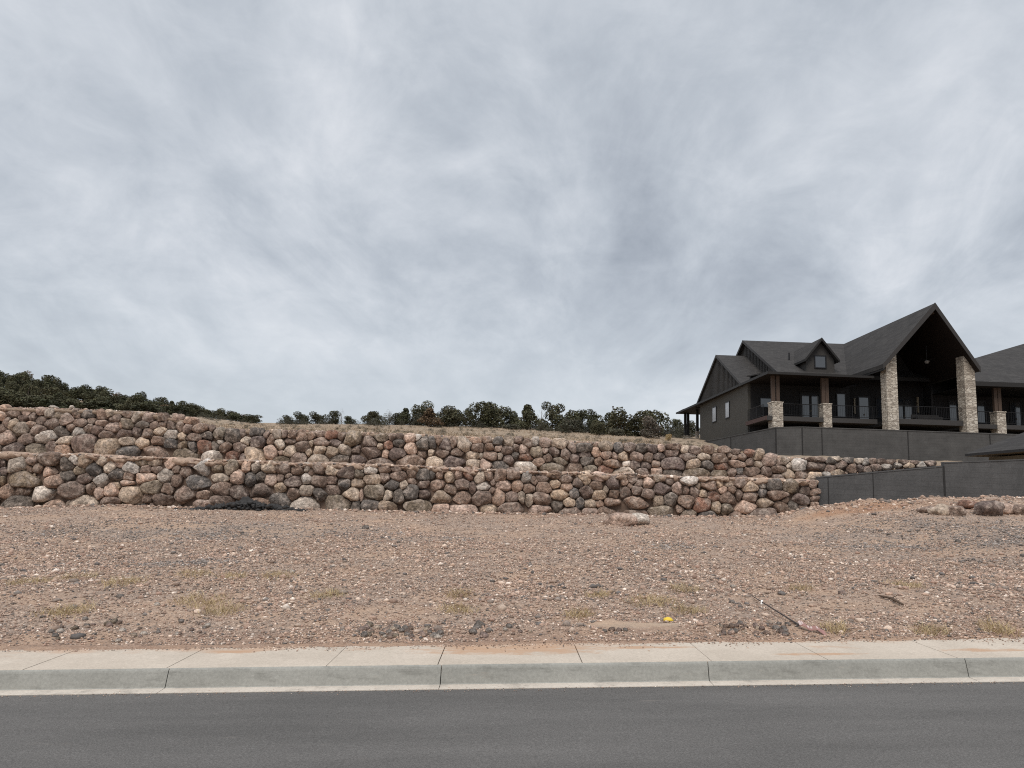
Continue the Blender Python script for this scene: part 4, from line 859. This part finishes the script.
# stone pillars and piers
hpart(MB().slab([(28.98, 56.5, 5.8), (29.82, 56.5, 5.8), (29.82, 56.5, 13.6), (28.98, 56.5, 12.6)], (0, .9, 0)), 'stone_pillar', 'veneer')
hpart(MB().slab([(35.05, 56.5, 5.8), (35.88, 56.5, 5.8), (35.88, 56.5, 12.5), (35.05, 56.5, 13.5)], (0, 1.0, 0)), 'stone_pillar', 'veneer')
def pier(x0, x1, y0, y1, zt, ze, posts=2, mat='timber'):
    a = hpart(MB().box(x0, x1, y0, y1, 5.8, zt), 'stone_pier', 'veneer')
    hpart(MB().box(x0-.04, x1+.04, y0-.04, y1+.04, zt+.002, zt+.09), 'pier_cap', 'veneer', a)
    xm = (x0+x1)/2; d = (x1-x0)*.22
    for s in ((-1, 1) if posts == 2 else (0,)):
        hpart(MB().box(xm+s*d-.13, xm+s*d+.13, (y0+y1)/2-.13, (y0+y1)/2+.13, zt+.092, ze), 'timber_post', mat)
pier(20.62, 21.45, 57.95, 58.95, 9.5, 11.72); pier(24.65, 25.3, 57.95, 58.85, 9.5, 11.66); pier(38.35, 39.05, 57.95, 58.8, 9.34, 11.35); pier(46, 46.9, 57.95, 58.8, 9.34, 11.35)
pier(20.2, 20.95, 85.8, 86.5, 9.0, 11.70, 2, 'trim'); pier(20.75, 21.1, 82.4, 82.8, 9.2, 11.73, 1, 'trim')
# windows and doors: frame > pane
def opening(name, x0, x1, y, z0, z1, leaves=1, axis='x', fw=.09, handle=False, pane='pane'):
    f = MB(); g = MB()
    def bx(m, a0, a1, d0, d1, c0, c1):
        if axis == 'x': m.box(a0, a1, y-d1, y-d0, c0, c1)
        else: m.box(y-d1, y-d0, a0, a1, c0, c1)
    bx(f, x0, x1, .003, .07, z0, z0+fw); bx(f, x0, x1, .003, .07, z1-fw, z1)
    for k in range(leaves+1):
        c = x0+(x1-x0)*k/leaves; a = min(max(c-fw/2, x0), x1-fw); bx(f, a, a+fw, .004, .072, z0+fw, z1-fw)
    fr = hpart(f, name, 'black_metal')
    for k in range(leaves):
        a0 = x0+(x1-x0)*k/leaves+fw*.5; a1 = x0+(x1-x0)*(k+1)/leaves-fw*.5
        g = MB(); bx(g, a0, a1, .002, .03 if axis == 'x' else .06, z0+fw*.6, z1-fw*.6); hpart(g, 'pane', pane, fr)
    if handle: hpart(MB().box((x0+x1)/2-.03, (x0+x1)/2+.03, y-.12, y-.073, z0+1.0, z0+1.15), 'handle', 'sconce_metal', fr)
    return fr
opening('french_door', 24.75, 26.6, 63, DK+.03, 11.2, 2, handle=True, fw=.2)
opening('window', 27.9, 28.75, 63, 9.05, 11.2); opening('window', 21.3, 22.7, 63, 9.7, 10.6)
opening('door', 30.3, 31.4, 64.2, DK+.03, 11.2, 1, handle=True, fw=.14); opening('window', 29.3, 30.2, 64.2, 12.0, 12.8)
opening('french_door', 33.5, 35.2, 64.2, DK+.03, 11.2, 2, handle=True, fw=.16); opening('window', 31.9, 32.9, 64.2, 9.3, 11.1)
opening('window', 37.7, 38.5, 63.26, 9.0, 11.0); opening('window', 40.1, 40.9, 63.26, 9.0, 11.0); opening('door', 43, 44, 63.26, DK, 11.0, 1, handle=True)
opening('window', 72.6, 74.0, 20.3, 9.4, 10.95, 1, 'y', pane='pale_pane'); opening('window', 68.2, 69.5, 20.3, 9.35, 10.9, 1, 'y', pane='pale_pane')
f = opening('window', 26.1, 27.15, 63, 13.3, 14.45); f.parent = dm; f.matrix_parent_inverse = Matrix()
def sconce(x, y, z0, z1): hpart(MB().box(x-.06, x+.06, y-.14, y-.003, z0, z1).box(x-.09, x+.09, y-.17, y-.004, z1+.002, z1+.05), 'wall_lamp', 'sconce_metal')
sconce(30.0, 64.2, 9.6, 10.9); sconce(35.55, 64.2, 9.9, 11.2)
# railings
def railing(p0, p1, z, h=1.0, step=.13):
    p0 = np.array(p0, float); p1 = np.array(p1, float); n = max(2, int(np.linalg.norm(p1-p0)/step)); m = MB()
    a = lambda q, zz: (q[0], q[1], z+zz)
    m.tube([a(p0, h), a(p1, h)], .028, 4); m.tube([a(p0, .12), a(p1, .12)], .02, 4)
    for k in range(n+1): q = p0+(p1-p0)*k/n; m.tube([a(q, 0 if k % 12 == 0 else .12), a(q, h)], .028 if k % 12 == 0 else .008, 4)
    hpart(m, 'railing', 'black_metal')
railing((21.5, 58.1), (24.4, 58.1), DK); railing((25.4, 58.1), (28.9, 58.1), DK); railing((29.9, 57.02), (35.0, 57.02), DK); railing((36, 58.1), (38.15, 58.1), DK-.08); railing((39.1, 58.1), (46, 58.1), DK-.08); railing((20.25, 59), (20.25, 62.9), DK)
hpart(MB().box(32.2, 34.2, 58.2, 58.9, DK+.002, DK+.38).box(32.1, 34.3, 58.91, 59.0, DK+.2, DK+.6), 'bench', 'trim')
# ceiling fan
m = MB().tube([(33.9, 59.5, 16.9-2.0), (33.9, 59.5, 13.6)], .03, 6)
fan = hpart(m, 'fan_rod', 'black_metal'); m = MB().tube([(33.9, 59.5, 13.6), (33.9, 59.5, 13.55), (33.9, 59.5, 13.38)], [.17, .2, .12], 10); hpart(m, 'fan_light', 'fan_white', fan)
m = MB()
for k in range(4):
    a = k*math.pi/2+.5; d = np.array([math.cos(a), math.sin(a), 0]); n_ = np.array([-d[1], d[0], 0])
    m.slab([np.array((33.9, 59.5, 13.68))+d*.2-n_*.07, np.array((33.9, 59.5, 13.68))+d*.85-n_*.09, np.array((33.9, 59.5, 13.68))+d*.85+n_*.09, np.array((33.9, 59.5, 13.68))+d*.2+n_*.07], (0, 0, -.02))
hpart(m, 'fan_blade', 'black_metal', fan)
hpart(MB().tube([(25.15, 66.2, 14.4), (25.15, 66.2, 15.25)], .07, 8), 'vent_pipe', 'black_metal')
# ------------------------------------------------------------------ block retaining walls
W0 = thing('block_retaining_wall', (26, 55, 5), 'tall dark grey block wall holding the black house terrace', 'retaining wall')
path = [(18.7, 73.5), (20.15, 56.0), (21.75, 55.0), (58, 55.0)]; zt = 7.28
m = MB()
for (a, b) in zip(path[:-1], path[1:]):
    a = np.array(a); b = np.array(b); d = (b-a)/np.linalg.norm(b-a); n_ = np.array([-d[1], d[0]])*.3
    if n_[1] < 0 and abs(d[0]) > .5: n_ = -n_
    if abs(d[0]) < .5: n_ = np.array([.3, 0])
    pts = [(*a, 3.0), (*b, 3.0), (*b, zt), (*a, zt)]
    m.slab(pts, (n_[0], n_[1], 0))
body = m.build('wall', M['dark_block'], W0)
m = MB()
for (px, Y) in ((822, 54.99), (908, 54.99), (990, 54.99)):
    x = ray(px, 440)[0]*55; m.box(x-.03, x+.03, 54.97, 54.998, 3.0, zt-.02)
for (x, y) in ((20.15, 56.0), (21.75, 55.0)): m.box(x-.04, x+.04, y-.03, y+.05, 3.0, zt-.01)
u_ = ray(731, 445)[0]; m.box(19.36, 19.45, 64.92, 65.0, 3, zt-.02)
m.build('control_joint', M['foundation'], W0)
m = MB()
for k, (a, b) in enumerate(zip(path[:-1], path[1:])):
    a = np.array(a); b = np.array(b); d = (b-a)/np.linalg.norm(b-a); n_ = np.array([.3, 0]) if abs(d[0]) < .5 else np.array([-d[1], d[0]])*.3
    q = n_/np.linalg.norm(n_)*.03
    m.slab([(*(a-q), zt+.003+k*.002), (*(b-q), zt+.003+k*.002), (*(b+n_+q), zt+.003+k*.002), (*(a+n_+q), zt+.003+k*.002)], (0, 0, .07))
m.build('coping', M['dark_block'], W0)
# terrace fill behind the wall
struct('house_terrace', [(19, 73, 7.05), (20.4, 56.2, 7.05), (22, 55.2, 7.05), (58, 55.2, 7.05), (58, 82, 7.3), (19, 82, 7.3)], [(0, 1, 2, 3, 4, 5)], M['hill'])
W1 = thing('block_retaining_wall', (15, 28.3, 1), 'lower grey block wall with a rising top at the end of the boulder wall', 'retaining wall')
def nw(px, py): return P(px, py, 28.2)
a = nw(818, 478); b = nw(943, 467); c = nw(944, 463.3); d = nw(1024, 460.3); e = d+(d-c)*3
m = MB()
m.slab([(a[0], 28.2, -.5), (b[0], 28.2, -.5), b, a], (0, .2, 0)); m.slab([(c[0], 28.2, -.5), (e[0], 28.2, -.5), e, c], (0, .2, 0))
m.build('wall', M['near_block'], W1)
m = MB()
for px in (828, 873): x = nw(px, 480)[0]; z = a[2]+(b[2]-a[2])*(x-a[0])/(b[0]-a[0]); m.box(x-.014, x+.014, 28.185, 28.198, -.3, z-.01)
m.box(b[0]-.02, c[0]+.005, 28.18, 28.197, -.3, b[2]+.02); x = nw(1000, 480)[0]
m.build('control_joint', M['foundation'], W1)
m = MB(); m.slab([a+np.array([0, -.02, .003]), b+np.array([-.035, -.02, .003]), b+np.array([-.035, -.02, .05]), a+np.array([0, -.02, .05])], (0, .24, 0)); m.slab([c+np.array([0, -.02, .003]), e+np.array([0, -.02, .003]), e+np.array([0, -.02, .05]), c+np.array([0, -.02, .05])], (0, .24, 0))
m.build('coping', M['near_block'], W1)
# ------------------------------------------------------------------ neighbour's low house at the right edge
N0 = thing('house', (29, 34, 2), 'low tan house with a dark hip roof behind the grey block wall at right', 'house')
x0, x1, y0, y1, ze = 24.0, 37, 28.9, 39, 4.52
hpart(MB().box(x0+.75, x1-.75, y0+.75, y1-.75, 1, ze-.2), 'wall', 'tan_stucco', N0)
hw = (y1-y0)/2; zr = ze+hw*.56; ya = (y0+y1)/2
rf = obj('roof', [(x0, y0, ze), (x1, y0, ze), (x1, y1, ze), (x0, y1, ze), (x0+hw, ya, zr), (x1-hw, ya, zr)], [(0, 1, 5, 4), (1, 2, 5), (2, 3, 4, 5), (3, 0, 4)], M['shingles'], N0)
m = MB().box(x0-.02, x0+.02, y0, y1, ze-.13, ze-.004).box(x0+.021, x1, y1-.02, y1+.02, ze-.13, ze-.004).box(x0+.021, x1, y0-.02, y0+.02, ze-.13, ze-.004); hpart(m, 'fascia', 'black_metal', rf)
hpart(MB().box(x0+.022, x1-.02, y0+.022, y1-.022, ze-.12, ze-.09), 'soffit', 'tan_stucco', N0)
# ------------------------------------------------------------------ small things on the lot
# heap of black sheeting
xs = np.linspace(-1, 1, 130); ysv = np.linspace(-1, 1, 26); Xg, Yg = np.meshgrid(xs, ysv)
pc = on_lot(246, 509.5); L = 66/735*pc[1]
prof = np.interp(Xg, [-1, -.72, -.5, -.2, .05, .3, .55, .62, 1], [.0, .02, .10, .17, .2, .13, .10, .03, .0])
rim = np.clip(1-Yg**2, 0, 1)
h = prof*rim**.7*(1+1.4*fbm(Xg*11, Yg*4, 51))
Xw = pc[0]+Xg*L+.10*fbm(Xg*9, Yg*3, 55); Yw = pc[1]+.2+Yg*.42*(1+fbm(Xg*5, Yg*0, 57))
crease = np.abs(fbm(Xg*22, Yg*6, 53, 3))*.26*rim*np.interp(np.abs(Xg), [0, .6, 1], [1, .7, .12])
Zw = lot_z(Xw, Yw)-.02+np.maximum(h, 0)+crease
V1 = np.stack([Xw, Yw, Zw], -1).reshape(-1, 3); q4 = grid_faces(26, 130); F1 = np.concatenate([q4[:, [0, 1, 2]], q4[:, [0, 2, 3]]])
n = 150; cx = np.clip(rng.normal(0, .38, n), -1, 1); x = pc[0]+cx*L; y = pc[1]-.1+rng.uniform(-.25, .35, n); r = rng.uniform(.03, .12, n)
V2 = stones_mesh(x, y, lot_z(x, y)+rng.uniform(0, 1, n)*np.interp(cx, [-1, -.5, 0, .5, 1], [0, .12, .26, .16, 0]), r, 61)
single('sheeting_heap', np.concatenate([V1, V2[0]]), np.concatenate([F1, V2[1]+len(V1)]), M['black_sheet'], 'black torn sheeting and rubble heaped at the foot of the lower boulder wall', 'debris')
# yellow scrap
p = on_lot(668, 621.5); V = ICO2[0].copy(); V = V*(1+.5*fbm(V[:, 0]*2+3, V[:, 2]*2+V[:, 1], 4, 2))[:, None]*np.array([.066, .05, .036]); V[:, 2] = np.where(V[:, 2] < 0, V[:, 2]*.4, V[:, 2])
single('plastic_scrap', V+p+np.array([0, 0, .012]), ICO2[1], M['yellow_plastic'], 'crumpled bright yellow plastic scrap on the pale soil', 'litter')
# fallen sign: stake with a torn red and white panel
s0 = on_lot(752, 599.5); s1 = on_lot(800, 629); s0[2] += .05; s1[2] += .035
S0 = thing('fallen_sign', s1, 'broken sign with torn red panel and long dark stake lying on gravel', 'sign')
mid = (s0+s1)/2; mid[2] = max(mid[2], float(lot_z(mid[0], mid[1]))+.012)
MB().tube([s0, mid, s1], [.006, .008, .010], 6).build('stake', M['stake'], S0)
q = s0+(s1-s0)*.24
MB().slab([q+np.array([-.008, 0, .02]), q+np.array([.014, -.01, .02]), q+np.array([-.004, -.05, -.03]), q+np.array([-.03, -.05, -.03])], (0, -.006, .004)).build('tag', M['white_tag'], S0)
a = on_lot(799, 629.5); b = on_lot(826, 635.5); a[2] += .045; b[2] += .02
d = b-a; nrm = np.array([d[1], -d[0], 0]); nrm = nrm/np.linalg.norm(nrm)
nx = 10; V = []
for i in range(nx):
    c = a+d*i/(nx-1); wv = .014*math.sin(i*1.3); hw_ = .055+.03*i/(nx-1)
    up = np.array([0, .085, .035])*(.8+.2*math.sin(i))
    V += [c-up*.35+np.array([0, 0, wv]), c+up*.65+np.array([0, 0, wv+.01])]
pts = MB()
for i in range(nx-1): pts.slab([V[2*i], V[2*i+2], V[2*i+3], V[2*i+1]], (0, 0, .005))
pn = pts.build('panel', M['sign_red'], S0)
m = MB()
for i in (0, 1, 3, 4, 6): # worn white marks, too torn to be words
    lo, hi = (.1, .9) if i == 0 else (.35, .8)
    A1 = V[2*i]*(1-lo)+V[2*i+1]*lo; B1 = V[2*i]*(1-hi)+V[2*i+1]*hi; C1 = V[2*i+2]*(1-hi)+V[2*i+3]*hi; D1 = V[2*i+2]*(1-lo)+V[2*i+3]*lo
    f_ = .85 if i == 0 else .6
    m.slab([A1, A1*(1-f_)+D1*f_, B1*(1-f_)+C1*f_, B1], (0, 0, .004)); 
mk = m; mk.v = [(x, y, z+.006) for (x, y, z) in mk.v]; mk.build('white_mark', M['sign_white'], pn)
# broken stick
a = on_lot(879, 598); b = on_lot(903, 607); a[2] += .03; b[2] += .03; c = (a+b)/2+np.array([.02, .02, .02])
m = MB().tube([a, c, b], [.010, .018, .014], 6).tube([c, c+np.array([.12, .05, .04])], [.01, .004], 5)
single('broken_stick', m.v, m.f, M['stick'], 'broken brown stick lying on the gravel at right', 'stick')
# ------------------------------------------------------------------ light and sky
SKO = 15.4
SUN_EL, SUN_AZ = math.radians(52), math.radians(200)
W = D.worlds.new('World'); SC.world = W; W.use_nodes = True; nt = W.node_tree; bg = nt.nodes['Background']
class WN(NT):
    def __init__(s): s.t = nt; s._tc = None
w = WN(); tc = w.n('ShaderNodeTexCoord'); gen = tc.outputs['Generated']
sky = w.n('ShaderNodeTexSky', sky_type='NISHITA', sun_disc=False, sun_elevation=SUN_EL, sun_rotation=SUN_AZ)
sx = w.n('ShaderNodeSeparateXYZ'); w.l(gen, sx.inputs[0])
zc = w.math('MAXIMUM', sx.outputs[2], 0.0); den = w.math('ADD', zc, .42)
pv = w.comb(w.math('DIVIDE', sx.outputs[0], den), w.math('DIVIDE', sx.outputs[1], den), 0.0)
def place(rotz, scale, off=(0, 0, 0)):
    m = w.n('ShaderNodeMapping'); m.inputs['Rotation'].default_value = (0, 0, math.radians(rotz)); m.inputs['Scale'].default_value = scale
    m.inputs['Location'].default_value = off; w.l(pv, m.inputs['Vector']); return m.outputs[0]
va = place(42, (1.35, .75, 1), (SKO, 1.3, 0)); vb = place(-36, (1.3, .8, 1), (4.2, SKO, 0)); vc_ = place(0, (1, 1, 1), (SKO, 7, 0))
big = w.noise(.85, 3, .5, vec=vc_, dist=.3)
n1 = w.noise(2.0, 7, .58, vec=va, dist=.35); n2 = w.noise(2.6, 8, .6, vec=vb, dist=.4); n3 = w.noise(9, 8, .62, vec=vc_, dist=.5)
sel = w.ramp(w.noise(.9, 2, .5, vec=vc_), [(.42, 0), (.58, 1)])
lay = w.n('ShaderNodeMix', data_type='FLOAT'); w.l(sel, lay.inputs[0]); w.l(n1, lay.inputs[2]); w.l(n2, lay.inputs[3])
f = w.math('ADD', w.math('ADD', w.math('MULTIPLY', lay.outputs[0], .60), w.math('MULTIPLY', big, .33)), w.math('MULTIPLY', w.math('SUBTRACT', n3, .5), .19))
c = w.ramp(f, [(.29, (.270, .298, .340)), (.37, (.335, .365, .408)), (.43, (.385, .417, .459)), (.51, (.466, .495, .534)), (.60, (.568, .588, .620))])
hz = w.ramp(zc, [(0, .9), (.10, .5), (.28, 0)])
c = w.mix(hz, c, (.49, .53, .565))
up = w.ramp(zc, [(.6, 1), (.88, 2.3)])                                 # sky brightened overhead, above the view, to add light on the ground
c = w.mix(1, c, up, 'MULTIPLY')
sc10 = w.mix(1, c, (10, 10, 10), 'MULTIPLY')
w.l(w.mix(.94, sky.outputs[0], sc10), bg.inputs['Color']); bg.inputs['Strength'].default_value = .1
sun = D.lights.new('sun', 'SUN'); sun.energy = 1.5; sun.angle = math.radians(25); sun.color = (1, .93, .84)
so = D.objects.new('sun', sun); COL.objects.link(so)
dv = Vector((math.cos(SUN_EL)*math.sin(SUN_AZ), math.cos(SUN_EL)*math.cos(SUN_AZ), math.sin(SUN_EL)))
so.rotation_euler = dv.to_track_quat('Z', 'Y').to_euler(); so.location = (0, -20, 60)
SC.view_settings.view_transform = 'Standard'; SC.view_settings.look = 'None'; SC.view_settings.exposure = 0.42; SC.view_settings.gamma = 1
SC.cycles.max_bounces = 6; SC.cycles.use_denoising = False; SC.cycles.filter_width = 1.1
